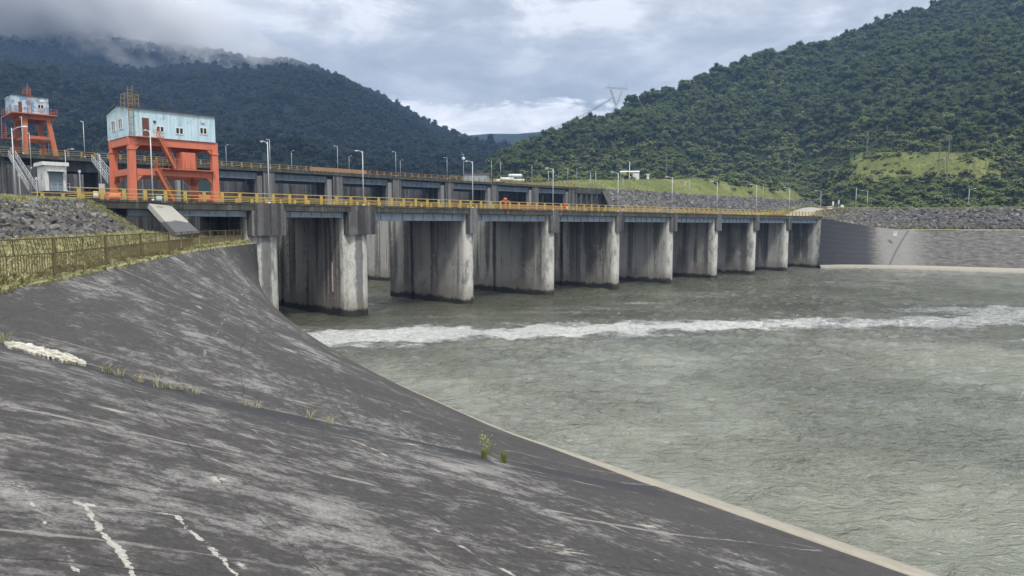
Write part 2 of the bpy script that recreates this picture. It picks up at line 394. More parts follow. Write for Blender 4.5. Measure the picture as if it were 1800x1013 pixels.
M['leaf'] = mat('tree_leaves', _leafm([(0.036, 0.066, 0.018), (0.087, 0.122, 0.033), (0.028, 0.053, 0.018), (0.132, 0.168, 0.045), (0.051, 0.087, 0.026), (0.193, 0.213, 0.087), (0.076, 0.127, 0.030), (0.041, 0.061, 0.023), (0.122, 0.147, 0.061), (0.061, 0.091, 0.041)], (0.081, 0.097, 0.036)), .75, .25)
M['leaf_low'] = mat('olive_leaves', _leafm([(0.172, 0.218, 0.053), (0.251, 0.290, 0.073), (0.118, 0.165, 0.047), (0.303, 0.330, 0.092), (0.185, 0.198, 0.066), (0.316, 0.316, 0.131), (0.092, 0.146, 0.039)], (0.224, 0.230, 0.092)), .75, .25)
M['core_mount'] = mat('mountain_shade_core', (.008, .015, .011), .9, .1)  # near-black crown core, shade painted behind the mountain leaves
M['leaf_mount'] = mat('mountain_leaves', _leafm([(.010, .020, .014), (.020, .034, .020), (.013, .025, .016), (.028, .042, .024), (.016, .028, .018), (.036, .048, .030)], (.016, .026, .016)), .75, .2)
M['core'] = mat('crown_shade_core', lambda t, b: t.ramp(orand(t), [(0., (.018, .034, .012)), (.4, (.04, .06, .02)), (.7, (.025, .045, .016)), (1., (.06, .075, .03))]), .9, .1)  # darkened crown core, painted shade between the leaves for depth
M['bark'] = mat('pale_bark', lambda t, b: t.mix(t.noise(oc(t), 4, 4, .6), (.12, .10, .08), (.28, .26, .22)), .9, .1)
M['blade'] = mat('grass_blades', _leafm([(.22, .24, .10), (.32, .32, .15), (.42, .39, .22), (.17, .20, .08), (.46, .42, .27)], (.38, .35, .21)), .8, .2)
M['bladegreen'] = mat('green_blades', _leafm([(.12, .18, .03), (.16, .2, .05)], (.15, .17, .05)), .8, .2)
def _hill(t, b):
    p = pos(t)
    c = t.mix(t.noise(p, .02, 5, .6), (.02, .034, .012), (.036, .056, .018))
    return c
M['hill'] = mat('forest_floor', _hill, .95, .1); M['mount'] = mat('mountain_floor', (.014, .025, .015), .95, .1)
def _mead(t, b):
    p = pos(t); n = t.noise(p, .05, 6, .65)
    c = t.ramp(n, [(.3, (.09, .115, .035)), (.5, (.15, .17, .05)), (.62, (.22, .22, .09)), (.75, (.10, .12, .038))])
    return t.mix(t.m('MULTIPLY', t.noise(p, .5, 5, .7), .4), c, (.06, .09, .02))
M['meadow'] = mat('meadow_grass', _mead, .95, .1)
def _road(t, b):
    return t.mix(t.noise(pos(t), .4, 6, .65), (.24, .23, .20), (.38, .36, .32))
M['road'] = mat('dusty_road', _road, .9)
M['ground'] = mat('open_ground', lambda t, b: t.mix(t.noise(pos(t), .05, 6, .6), (.045, .06, .025), (.10, .10, .055)), .95)
M['lamp'] = mat('lamp_glass', (.62, .64, .66), .3, .5)
M['tank'] = mat('white_tank', (.62, .63, .6), .5)
M['wire'] = mat('cable', (.10, .10, .11), .5)
# ------------------------------------------------------------------ setting: ground sheet, water
def sheet(name, x0, x1, y0, y1, z, m):
    o = MB().add([(x0,y0,z),(x1,y0,z),(x1,y1,z),(x0,y1,z)], [(0,1,2,3)]).build(name, m); return o
tag(sheet('ground', -3250, 3250, -900, 2500, -4, M['ground']), kind='structure')

def _water(t, b):
    P = pos(t)
    fa = t.new('ShaderNodeAttribute', attribute_name='foam').outputs['Fac']
    ch = t.new('ShaderNodeAttribute', attribute_name='chop').outputs['Fac']
    q = t.vm('MULTIPLY', P, (.55, 1., 1.)); wv = t.vm('SCALE', t.noise(P, .3, 3, .5, col=True), (0, 0, 0)); wv.node.inputs['Scale'].default_value = 1.2
    q = t.vm('ADD', q, wv)
    n = t.noise(q, .55, 8, .68); n2 = t.noise(q, 2.6, 6, .72)
    s = t.m('ADD', t.m('MULTIPLY', n, .55), t.m('MULTIPLY', n2, .45))
    fr = t.noise(t.vm('MULTIPLY', P, (.8, 1.3, 1)), 1.9, 10, .8)
    k = t.step(t.m('ADD', t.m('ADD', t.m('MULTIPLY', s, .4), fr), fa), 1.16, 1.56)
    big = t.noise(P, .035, 4, .6)
    c = t.mix(t.step(big, .38, .62), (.180, .198, .162), (.212, .220, .178))
    air_refl = t.new('ShaderNodeAttribute', attribute_name='aeration_reflection').outputs['Fac']
    c = t.mix(air_refl, (.072, .076, .046), c)  # upstream body darkened to paint in the piers' reflections; bubbly water stays paler
    c = t.mix(k, c, t.mix(t.step(fr, .35, .62), (.50, .52, .48), (.86, .87, .85)))
    t.put(b.inputs['Roughness'], t.m('ADD', .07, t.m('MULTIPLY', k, .6)))
    rp = t.vm('MULTIPLY', P, (.75, 1.15, 1.))
    def rid(n_): return t.m('SUBTRACT', 1., t.m('ABSOLUTE', t.m('MULTIPLY', t.m('SUBTRACT', n_, .5), 4.)))
    rp2 = t.vm('MULTIPLY', P, (.5, 1.25, 1.))
    patch = t.m('ADD', .45, t.step(t.noise(P, .06, 3, .6), .35, .65))
    h = t.m('ADD', t.m('MULTIPLY', rid(t.noise(rp2, .9, 4, .55, .5)), .55), t.m('MULTIPLY', rid(t.noise(rp2, 2.3, 4, .6, .4)), .26))
    h = t.m('MULTIPLY', t.m('ADD', h, t.m('MULTIPLY', t.noise(rp, 4.5, 4, .6, .3), .22)), patch)
    h = t.m('ADD', h, t.m('MULTIPLY', t.noise(q, 1.2, 7, .7), t.m('MULTIPLY', ch, 1.3)))
    h = t.m('ADD', h, t.m('MULTIPLY', t.m('MULTIPLY', s, k), 2.))
    bump(t, b, h, 1., .75)
    return c
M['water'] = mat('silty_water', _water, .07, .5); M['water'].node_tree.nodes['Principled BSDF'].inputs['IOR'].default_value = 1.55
FX = [-40, -18, 0, 20, 41, 57, 70, 100, 170, 260]
FLO = [60, 67, 70, 75.5, 78.5, 79, 83, 98, 110, 122]; FHI = [76, 82, 85.5, 91, 90.5, 97, 109, 120, 138, 162]
def build_water():
    ys = [-60.]
    while ys[-1] < 262: y = ys[-1]; ys.append(y + (max(.2, y*.0052) if y > 17 else (2. if y < 10 else .5)))
    xs = [-150.]
    while xs[-1] < 330:
        x = xs[-1]; a = -60 <= x <= 70
        xs.append(x + (.33 if -20 < x < 45 else .55 if a else 1.1))
    ys = np.array(ys); xs = np.array(xs); X, Y = np.meshgrid(xs, ys, indexing='ij')
    Z = np.zeros_like(X)
    r2 = np.random.default_rng(5)
    for k in range(46):
        L = .9*(5.5/.9)**r2.random(); a = R(102+r2.normal()*34); kx, ky = math.cos(a), math.sin(a)
        A = .0088*L**.85*(.6+.8*r2.random())
        mod = .45+1.1*vnoise(X*.09+k*7.3, Y*.13+k*3.1)
        ph = r2.random()*6.28 + 1.1*fbm(X*.11+k, Y*.11-k, 2)
        w = np.sin((X*kx+Y*ky)*2*math.pi/L+ph); Z += A*mod*(1-np.abs(w))*1.4 if k % 3 == 0 else A*mod*w
    lo = np.interp(X, FX, FLO); hi = np.interp(X, FX, FHI)
    wob = fbm(X*.16, Y*.1, 4)*2.6
    c = (lo+hi)/2; hw = (hi-lo)/2
    d = (Y-c+wob)/hw                                   # -1..1 across the band
    core = np.clip(1.25-np.abs(d), 0, 1)
    dens = np.interp(X, [-30, -15, 20, 45, 70, 110, 200], [.97, .97, .90, .80, .76, .56, .3])
    foam = dens*np.clip((1.55-np.abs(d)*1.1)*.85+.5*fbm(X*.3, Y*.45, 5), 0, 1)
    tail = np.clip(1-np.abs(d+.3)/2.6, 0, 1)*.30*(.6+fbm(X*.05, Y*.3, 3)); foam = np.maximum(foam, tail+.08*0)
    for (px, py, rx, ry, p) in [(1130,535,5,2.2,.72),(1060,545,10,2.5,.62),(1000,552,9,2,.62),(690,520,3,9,.42),(760,560,9,1.2,.6),(880,617,8,1.0,.68),(1790,600,5,.8,.75),(1700,548,20,8,.72),(1380,497,10,3,.46),(1260,520,26,7,.45),(1500,520,30,12,.45),(600,560,6,3,.3),(1500,600,30,5,.30),(1700,520,30,10,.48),(850,562,14,1.5,.6)]:
        q = onz(px, py, 0); e = ((X-q[0])/rx)**2+((Y-q[1])/ry)**2
        foam = np.maximum(foam, p*np.exp(-e*.7))
    turb = np.clip(np.exp(-(np.maximum(np.abs(d)-.8, 0)/1.2)**2)*np.interp(X, [-30, 30, 90, 200], [1, .9, .7, .4]), 0, 1)
    turb = np.maximum(turb, .35*np.clip((Y-hi)/4, 0, 1)*np.clip((165-Y)/60, 0, 1))
    Z += turb*(.26*fbm(X*.55, Y*.8, 4)+.10*np.abs(fbm(X*1.3, Y*1.9, 3)))
    Z += .22*np.clip(core, 0, 1)*(.4+1.3*fbm(X*.45, Y*.6, 4)+.5)*np.interp(X, [-30, 20, 60, 110], [1, .8, .5, .2])
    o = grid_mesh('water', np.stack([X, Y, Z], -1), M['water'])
    aer_refl = 1/(1+np.exp((Y-hi-1.5+wob*1.5)/np.interp(X, [-20, 40, 90], [1.6, 3.5, 9]))); aer_refl = np.maximum(aer_refl, np.clip((X-55)/60, 0, .8)); aer_refl = np.maximum(aer_refl, np.clip(foam*1.6-.35, 0, 1))  # low upstream where pier reflections are put into the colour, high in bubbly water
    for nm, arr in (('foam', foam), ('chop', turb), ('aeration_reflection', aer_refl)):
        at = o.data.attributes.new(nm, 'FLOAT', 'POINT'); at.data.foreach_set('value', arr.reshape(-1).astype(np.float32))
    tag(o, kind='structure')
build_water()

# ------------------------------------------------------------------ bank training walls (twisted concrete slopes)
def catmull(P, n):
    P = np.array(P, float); P = np.vstack([2*P[0]-P[1], P, 2*P[-1]-P[-2]]); m = len(P)-3; out = []
    for s in np.linspace(0, m, n):
        i = min(int(s), m-1); f = s-i; a, b, c, d = P[i:i+4]
        out.append(.5*((2*b)+(-a+c)*f+(2*a-5*b+4*c-d)*f*f+(-a+3*b-3*c+d)*f**3))
    return np.array(out)
CREST = [(-14.2,15.8,10),(-15.6,21.2,10),(-17.3,27.6,10),(-19.6,36.3,10),(-25.4,58.4,10),(-29.45,82.2,10)]
TOE = [(7.6,31.0,.25),(3.4,35.6,.25),(-.6,40.2,.25),(-5.6,47.6,.25),(-15.4,62.2,.25),(-29.15,82.0,.25)]
JOINT = np.array([(-14.2,15.8,10),(-12.2,17.,9.14),(-6.9,18.6,7.2),(-.9,22.5,4.55),(4.5,28.,1.6),(7.6,31.,.25)])
def build_left_wall():
    root = empty('training_wall', (-18, 45, 0), 0, 'long dark stained concrete wall twisting from upright at the bridge to a broad slope in front', 'retaining wall')
    root.location = (0, 0, 0)
    nu, nv = 110, 70
    C = catmull(CREST, nu); T = catmull(TOE, nu)
    hs = np.concatenate([np.linspace(1, 0, nv-6), -np.linspace(.04, .30, 6)])
    jz = np.linspace(0, 1, 6)
    J = np.stack([np.interp(hs, (JOINT[::-1, 2]-.25)/9.75, JOINT[::-1, k]) for k in range(3)], -1)
    low = hs < 0
    J[low] = JOINT[-1] + (JOINT[-1]-JOINT[-2])*(-hs[low, None])*2.6
    J[:, 2] = .25+9.75*hs
    P = np.zeros((nu, len(hs), 3)); uv = np.zeros((nu, len(hs), 2)); ucum = np.concatenate([[0], np.cumsum(np.linalg.norm(np.diff((C+T)/2, axis=0), axis=1))])
    off = J - (T[0]*(1-hs[:, None]) + C[0]*hs[:, None])
    for i in range(nu):
        s = i/(nu-1); base = T[i]*(1-hs[:, None]) + C[i]*hs[:, None]
        P[i] = base + off*(1-s)**4
        L = np.linalg.norm(C[i]-T[i]); uv[i, :, 0] = ucum[i]; uv[i, :, 1] = (1-hs)*(.45*26.5+.55*L)
    P[..., 2] += fbm(uv[..., 0]*.5, uv[..., 1]*.5, 3)*.012
    grid_mesh('twisted_face', P, M['apron'], uv, parent=root)
    # uniform slope in front
    E0 = np.array([12.8, -20.2, 10.]); E1 = np.array([37., -4.5, .25])
    hs2 = np.concatenate([np.linspace(1, 0, 250), -np.linspace(.02, .30, 10)]); ss = np.concatenate([np.linspace(0, .62, 400), np.linspace(.64, 1, 20)])
    J2 = np.stack([np.interp(-hs2, -hs, J[:, k]) for k in range(3)], -1); hs_, J_ = hs, J; hs, J = hs2, J2
    nu2 = len(ss); P2 = np.zeros((nu2, len(hs), 3)); uv2 = np.zeros((nu2, len(hs), 2))
    E = E1*(1-hs[:, None]) + E0*hs[:, None]
    for i in range(nu2):
        s = ss[i]; P2[i] = J*(1-s)+E*s; uv2[i, :, 0] = 200-s*45; uv2[i, :, 1] = (1-hs)*26.5
    P2[..., 2] -= .0
    P2[1:, :, 2] += .03      # the near slab stands slightly proud of the joint
    slab = grid_mesh('slope_slab', P2, M['apron'], uv2, parent=root); z2 = np.argmin(np.abs(hs)); hs, J = hs_, J_
    # lime bleeding out of cracks and joints of the near slab
    global BV
    from mathutils.bvhtree import BVHTree
    allv = np.vstack([P.reshape(-1, 3), P2.reshape(-1, 3)]); fc = []
    for base_, n_a, nvv in ((0, nu, P.shape[1]), (P.shape[0]*P.shape[1], nu2, P2.shape[1])):
        for i in range(n_a-1):
            for j in range(nvv-1): k = base_+i*nvv+j; fc.append((k, k+nvv, k+nvv+1, k+1))
    BV = BVHTree.FromPolygons([tuple(q) for q in allv], fc)
    def sp(px, py):
        r = ray(px, py); h = BV.ray_cast(Vector((0, 0, EYE)), Vector(r).normalized()); return np.array(h[0] if h[0] is not None else (0, 0, -50))
    rv = np.random.default_rng(4); lime = np.zeros(P2.shape[:2]); PX_ = P2[..., :2]
    nA = fbm(PX_[..., 0]*2.3, PX_[..., 1]*2.3, 4); nB = fbm(PX_[..., 0]*.9+40, PX_[..., 1]*.9, 3)
    wx = fbm(PX_[..., 0]*1.1, PX_[..., 1]*1.1+9, 4)*.16; wy = fbm(PX_[..., 0]*1.1+77, PX_[..., 1]*1.1, 4)*.16
    def vein(pl, w, gap=.0):
        nonlocal lime
        P3 = [sp(*q)[:2] for q in pl]; w = w*.9+.032
        for a, c in zip(P3[:-1], P3[1:]):
            d = c-a; L2 = d@d; X = PX_[..., 0]+wx-a[0]; Y = PX_[..., 1]+wy-a[1]; t_ = np.clip((X*d[0]+Y*d[1])/L2, 0, 1)
            dist = np.hypot(X-t_*d[0], Y-t_*d[1]); k = np.clip(1.6-1.25*dist/(w*(1+.8*nA)), 0, 1)*np.clip(1-gap*(.8+3.5*nB), 0, 1)
            lime = np.maximum(lime, k)
    def blot(px, py, rx, ry, p_):
        nonlocal lime
        c = sp(px, py); e1 = sp(px+rx, py)-c; e2 = sp(px, py-ry)-c; A_ = np.array([e1[:2], e2[:2]]).T; q = np.linalg.inv(A_)@np.stack([(PX_[..., 0]+wx-c[0]).ravel(), (PX_[..., 1]+wy-c[1]).ravel()])
        r_ = np.hypot(q[0], q[1]).reshape(lime.shape); lime = np.maximum(lime, p_*np.clip(1.3-r_, 0, 1)*(1+.6*nA))
    vein([(620,775),(700,808),(800,852),(900,886),(1010,905)], .028, .42)
    vein([(30,745),(60,785),(88,825)], .026, .3); vein([(265,770),(330,790),(420,826)], .02, .5); vein([(700,905),(770,935),(850,985),(905,1013)], .03, .5)
    vein([(590,750),(700,778),(830,804),(950,831),(1060,857)], .022, .22); vein([(880,800),(960,812),(1100,850),(1200,868)], .03, .4)
    for q in [(388,843,34,7,.85),(150,889,16,6,.8),(405,992,22,12,.75),(60,790,12,9,.6),(230,745,30,6,.45),(545,930,26,6,.55),(330,800,60,8,.3),(120,700,70,14,.42),(40,860,40,10,.35),(650,1000,60,8,.4),(250,990,60,14,.4),(160,800,50,10,.3)]: blot(*q)
    lime *= .8
    t = NT(M['apron'].node_tree); mx = t.n['lime_total']; Pn = pos(t)
    wv = t.vm('SUBTRACT', t.noise(Pn, 2.2, 6, .7, col=True), (.5, .5, .5)); Pw = t.vm('MULTIPLY', t.vm('ADD', Pn, t.vm('MULTIPLY', wv, (.28, .28, .28))), (1, 1, 0))
    wn = t.noise(Pn, 1.6, 4, .65); cur = None
    for pl, w, brk in (([(18,846),(45,860),(60,890),(95,940),(125,985),(142,1012)], .020, .46), ([(132,883),(150,890),(175,930),(200,955),(230,1000),(245,1020)], .038, .30),
                       ([(140,886),(200,892),(260,899),(308,907)], .022, .2), ([(308,907),(335,935),(370,965),(395,985),(425,1025)], .034, .36), ([(890,950),(1000,965),(1100,978),(1240,995),(1370,1013)], .022, .50)):
        P3 = [sp(*q) for q in pl]; dm = None
        for a, c in zip(P3[:-1], P3[1:]):
            d = (c-a)*np.array([1, 1, 0]); pa = t.vm('SUBTRACT', Pw, (a[0], a[1], 0)); h_ = t.m('MULTIPLY', t.vm('DOT_PRODUCT', pa, tuple(d), out=1), 1/float(d@d), clamp=True)
            sc2 = t.vm('SCALE', tuple(d)); t.put(sc2.node.inputs['Scale'], h_); ds = t.vm('LENGTH', t.vm('SUBTRACT', pa, sc2), out=1); dm = ds if dm is None else t.m('MINIMUM', dm, ds)
        wdt = t.m('MULTIPLY', w*.8, t.m('ADD', .05, t.m('MULTIPLY', t.step(wn, .25, .75), 2.)))
        k = t.m('MULTIPLY', t.m('SUBTRACT', 1.5, t.m('DIVIDE', dm, wdt), clamp=True), t.m('ADD', .35, t.m('MULTIPLY', t.step(t.noise(Pn, 3.1, 4, .7), brk+.06, brk+.2), .65))); cur = k if cur is None else t.m('MAXIMUM', cur, k)
    t.put(mx.inputs[1], cur)
    at = slab.data.attributes.new('lime', 'FLOAT', 'POINT'); at.data.foreach_set('value', lime.reshape(-1).astype(np.float32))
    # rounded pale toe beam
    tl = np.vstack([P[::-1, np.argmin(np.abs(hs)), :][nu//3:], P2[6::6, z2, :]])
    n = len(tl); TB = np.zeros((n, 7, 3))
    for i in range(n):
        d = tl[min(i+1, n-1)]-tl[max(i-1, 0)]; d /= np.linalg.norm(d); nr = np.array([-d[1], d[0], 0])
        if nr@np.array([.8, .6, 0]) < 0: nr = -nr
        w = .12+1.75*np.clip((i-18)/52, 0, 1)
        for j, (a, up) in enumerate([(-1.17, -.12), (-1.15, .03), (-.8, .07), (-.4, .08), (-.04, .06), (.05, -.08), (.09, -1.6)]):
            q = tl[i]+nr*(w*a if a < -.02 else a); hh = BV.ray_cast(Vector((q[0], q[1], 20)), Vector((0, 0, -1)))[0]
            zz = hh.z if (hh is not None and a < 0) else .22
            TB[i, j] = q; TB[i, j, 2] = zz+up
    grid_mesh('toe_beam', TB, M['toe'], None, parent=root)
    return C, T, P, J
CL, TL, PW, JW = build_left_wall()

def strips(name, lines, m, n=60, sub=4, rough=.12, parent=None, amp_from=0):
    L = [catmull(l, n) for l in lines]; rows = []
    for a, b in zip(L[:-1], L[1:]):
        for k in range(sub): rows.append(a+(b-a)*k/sub)
    rows.append(L[-1]); P = np.stack(rows, 1)
    k = np.clip(np.arange(P.shape[1])/2.5, 0, 1)[None, :]
    P[..., 2] += fbm(P[..., 0]*.35, P[..., 1]*.35, 4)*rough*k
    return grid_mesh(name, P, m, parent=parent), P
crest_all = [(30,-44,10),(12.8,-20.2,10),(-2.3,0,10)] + CREST
def shift(pts, dx, z): return [(x-.93*dx, y-.36*dx, z) for x, y, _ in pts]
G0 = [(x, y, 10.0) for x, y, _ in crest_all]
G1 = shift(crest_all, .8, 10.12)
R0 = [(14,-52,11),(-2,-30,11),(-15,-6,11),(-24,13,11),(-25.6,22,11),(-27,30,11),(-29.4,41,11.0),(-33.5,58,11.2),(-37.6,72.2,11.35)]
R1 = [(10,-55,12.8),(-6,-33,12.8),(-19,-8,12.8),(-28.5,12,12.8),(-30.5,23,12.8),(-32.2,31.5,12.9),(-34.6,43,13.2),(-38.6,59,13.9),(-41.,69.6,14.25)]
R2 = [(-20,-75,13.4),(-30,-45,13.4),(-38,-15,13.4),(-46,8,13.6),(-48,22,13.8),(-49,33,14.0),(-50,46,14.4),(-52,60,15.),(-50.5,63.5,14.5)]
R3 = [(-120,-90,15),(-120,-50,15),(-110,-10,15.5),(-100,20,16.2),(-92,40,16.8),(-88,55,17.),(-84,70,17.2),(-80,84,17.4),(-72,92,17.4)]
R4 = [(-260,-90,18),(-250,-50,18),(-240,-10,18),(-200,30,18),(-150,70,17.6),(-125,90,17.5),(-112,104,17.5),(-102,116,17.5),(-92,126,17.5)]
og, PG = strips('berm_grass', [G0, G1, R0], M['grassground'], 120, 6, .10); tag(og, kind='structure'); og.name = 'ground'
orb, PR = strips('rock_slope', [R0, R1], M['rockbed'], 120, 10, .15); tag(orb, kind='structure'); orb.name = 'embankment_slope'
op, PP = strips('bank_top', [R1, R2, R3, R4], M['grassground'], 120, 8, .15); tag(op, kind='structure'); op.name = 'bank'

# ------------------------------------------------------------------ scattering (stuff): one object, instances on a point mesh
def proto_collection(name, meshes):
    c = bpy.data.collections.new(name)
    for k, me in enumerate(meshes):
        c.objects.link(bpy.data.objects.new('%s_shape_%02d' % (name, k), me))
    return c
def scatter(name, coll, pts, scl, rot, idx, label, cat, kind='stuff'):
    me = bpy.data.meshes.new(name); me.from_pydata([tuple(p) for p in pts], [], [])
    n = len(pts); scl = np.asarray(scl, float)
    if scl.ndim == 1: scl = np.repeat(scl[:, None], 3, 1)
    for nm, typ, key, arr in (('sc', 'FLOAT_VECTOR', 'vector', scl), ('ro', 'FLOAT_VECTOR', 'vector', rot), ('ix', 'INT', 'value', idx)):
        a = me.attributes.new(nm, typ, 'POINT'); a.data.foreach_set(key, np.asarray(arr, np.int32 if typ == 'INT' else np.float32).reshape(-1))
    o = bpy.data.objects.new(name, me); col.objects.link(o)
    ng = bpy.data.node_groups.new(name, 'GeometryNodeTree')
    ng.interface.new_socket('Geometry', in_out='INPUT', socket_type='NodeSocketGeometry')
    ng.interface.new_socket('Geometry', in_out='OUTPUT', socket_type='NodeSocketGeometry')
    t = NT(ng); gi = t.new('NodeGroupInput'); go = t.new('NodeGroupOutput')
    ci = t.new('GeometryNodeCollectionInfo'); ci.inputs['Collection'].default_value = coll
    ci.inputs['Separate Children'].default_value = True; ci.inputs['Reset Children'].default_value = True
    def at(nm, dt): return t.new('GeometryNodeInputNamedAttribute', {'Name': nm}, data_type=dt).outputs[0]
    iop = t.new('GeometryNodeInstanceOnPoints'); iop.inputs['Pick Instance'].default_value = True
    t.l.new(gi.outputs[0], iop.inputs['Points']); t.l.new(ci.outputs[0], iop.inputs['Instance'])
    t.l.new(at('ix', 'INT'), iop.inputs['Instance Index']); t.l.new(at('sc', 'FLOAT_VECTOR'), iop.inputs['Scale'])
    t.l.new(at('ro', 'FLOAT_VECTOR'), iop.inputs['Rotation']); t.l.new(iop.outputs[0], go.inputs[0])
    md = o.modifiers.new('scatter', 'NODES'); md.node_group = ng
    return tag(o, label, cat, None, kind)
def on_grid(P, n, urange=(0, 1), vrange=(0, 1), w=None):      # random points on a gridded surface
    nu, nv = P.shape[:2]; out = []
    u = rng.uniform(*urange, n)*(nu-1.001); v = rng.uniform(*vrange, n)*(nv-1.001)
    i = u.astype(int); j = v.astype(int); fu = (u-i)[:, None]; fv = (v-j)[:, None]
    return (P[i, j]*(1-fu)+P[i+1, j]*fu)*(1-fv)+(P[i, j+1]*(1-fu)+P[i+1, j+1]*fu)*fv
def rock_mesh(seed):
    r = np.random.default_rng(seed); b = MB(); b.ellip((0,0,0), (1, .75, .5), 7, 5)
    v = np.array(b.v); v += r.normal(0, .13, v.shape)
    # flat cleaved sides
    for _ in range(4):
        d = r.normal(size=3); d /= np.linalg.norm(d); h = v@d; lim = .45; m = h > lim; v[m] -= np.outer(h[m]-lim, d)*.85
    b.v = [tuple(p) for p in v]; return b.mesh('rock', M['rock'])
ROCKS = proto_collection('rock', [rock_mesh(k) for k in range(8)])
def rocks(name, P, n, s0, s1, label, ur=(0, 1), vr=(0, 1), sink=.2):
    p = on_grid(P, n, ur, vr); s = s0*(s1/s0)**(rng.random(n)**1.6); p = p.copy(); p[:, 2] -= s*sink*.5 - .08
    rot = np.stack([rng.normal(0, .45, n), rng.normal(0, .45, n), rng.uniform(0, 6.28, n)], -1)
    return scatter(name, ROCKS, p, s, rot, rng.integers(0, 8, n), label, 'rocks')
rocks('rubble', PR, 5200, .22, .62, 'heap of jagged grey broken rocks on the bank beyond the iron fence', (.35, .97), (0, 1), .1)
p_ = on_grid(PP[:, :9], 500, (.35, .98), (0, .8))
scatter('scattered_rubble', ROCKS, p_, rng.uniform(.1, .3, 500), rng.uniform(-1, 3, (500, 3)), rng.integers(0, 8, 500), 'small loose stones strewn in the grass above the rock heap', 'rocks')
def tuft_mesh(seed, n, h, spread, m, wid=.018):
    r = np.random.default_rng(seed); b = MB()
    for _ in range(n):
        a = r.uniform(0, 6.28); q = r.uniform(0, spread*.4); bx, by = q*math.cos(a), q*math.sin(a)
        hh = h*r.uniform(.5, 1); le = spread*r.uniform(.2, 1); a2 = a+r.normal()*.6; w = wid*r.uniform(.7, 1.4)
        px, py = -math.sin(a2)*w, math.cos(a2)*w
        m1 = (bx+math.cos(a2)*le*.3, by+math.sin(a2)*le*.3, hh*.62); tp = (bx+math.cos(a2)*le, by+math.sin(a2)*le, hh*r.uniform(.8, 1))
        b.add([(bx-px, by-py, 0), (bx+px, by+py, 0), (m1[0]+px*.8, m1[1]+py*.8, m1[2]), (m1[0]-px*.8, m1[1]-py*.8, m1[2]), tp], [(0,1,2,3), (3,2,4)])
    return b.mesh('tuft', m)
TUFTS = proto_collection('grass_tuft', [tuft_mesh(k, 26, .5, .28, M['blade'], .022) for k in range(5)])
def grass(name, pts, s0, s1, label):
    n = len(pts); s = rng.uniform(s0, s1, n)
    return scatter(name, TUFTS, pts, s, np.stack([np.zeros(n), np.zeros(n), rng.uniform(0, 6.28, n)], -1), rng.integers(0, 5, n), label, 'grass')
gp = np.vstack([on_grid(PG, 10000, (.3, 1), (.45, 1)), on_grid(PG, 160, (.3, 1), (.1, .45))])
grass('grass', gp, .35, .95, 'dry yellow-green grass covering the strip behind the iron fence')
grass('grass', np.vstack([on_grid(PP, 7500, (.3, 1), (0, .36)), on_grid(PP, 1500, (.5, 1), (.36, .8)), on_grid(PR, 420, (.7, 1), (.6, 1)), on_grid(PR, 900, (.955, 1), (0, 1))]), .45, 1.1, 'rough brownish grass growing along the top of the rock heap')

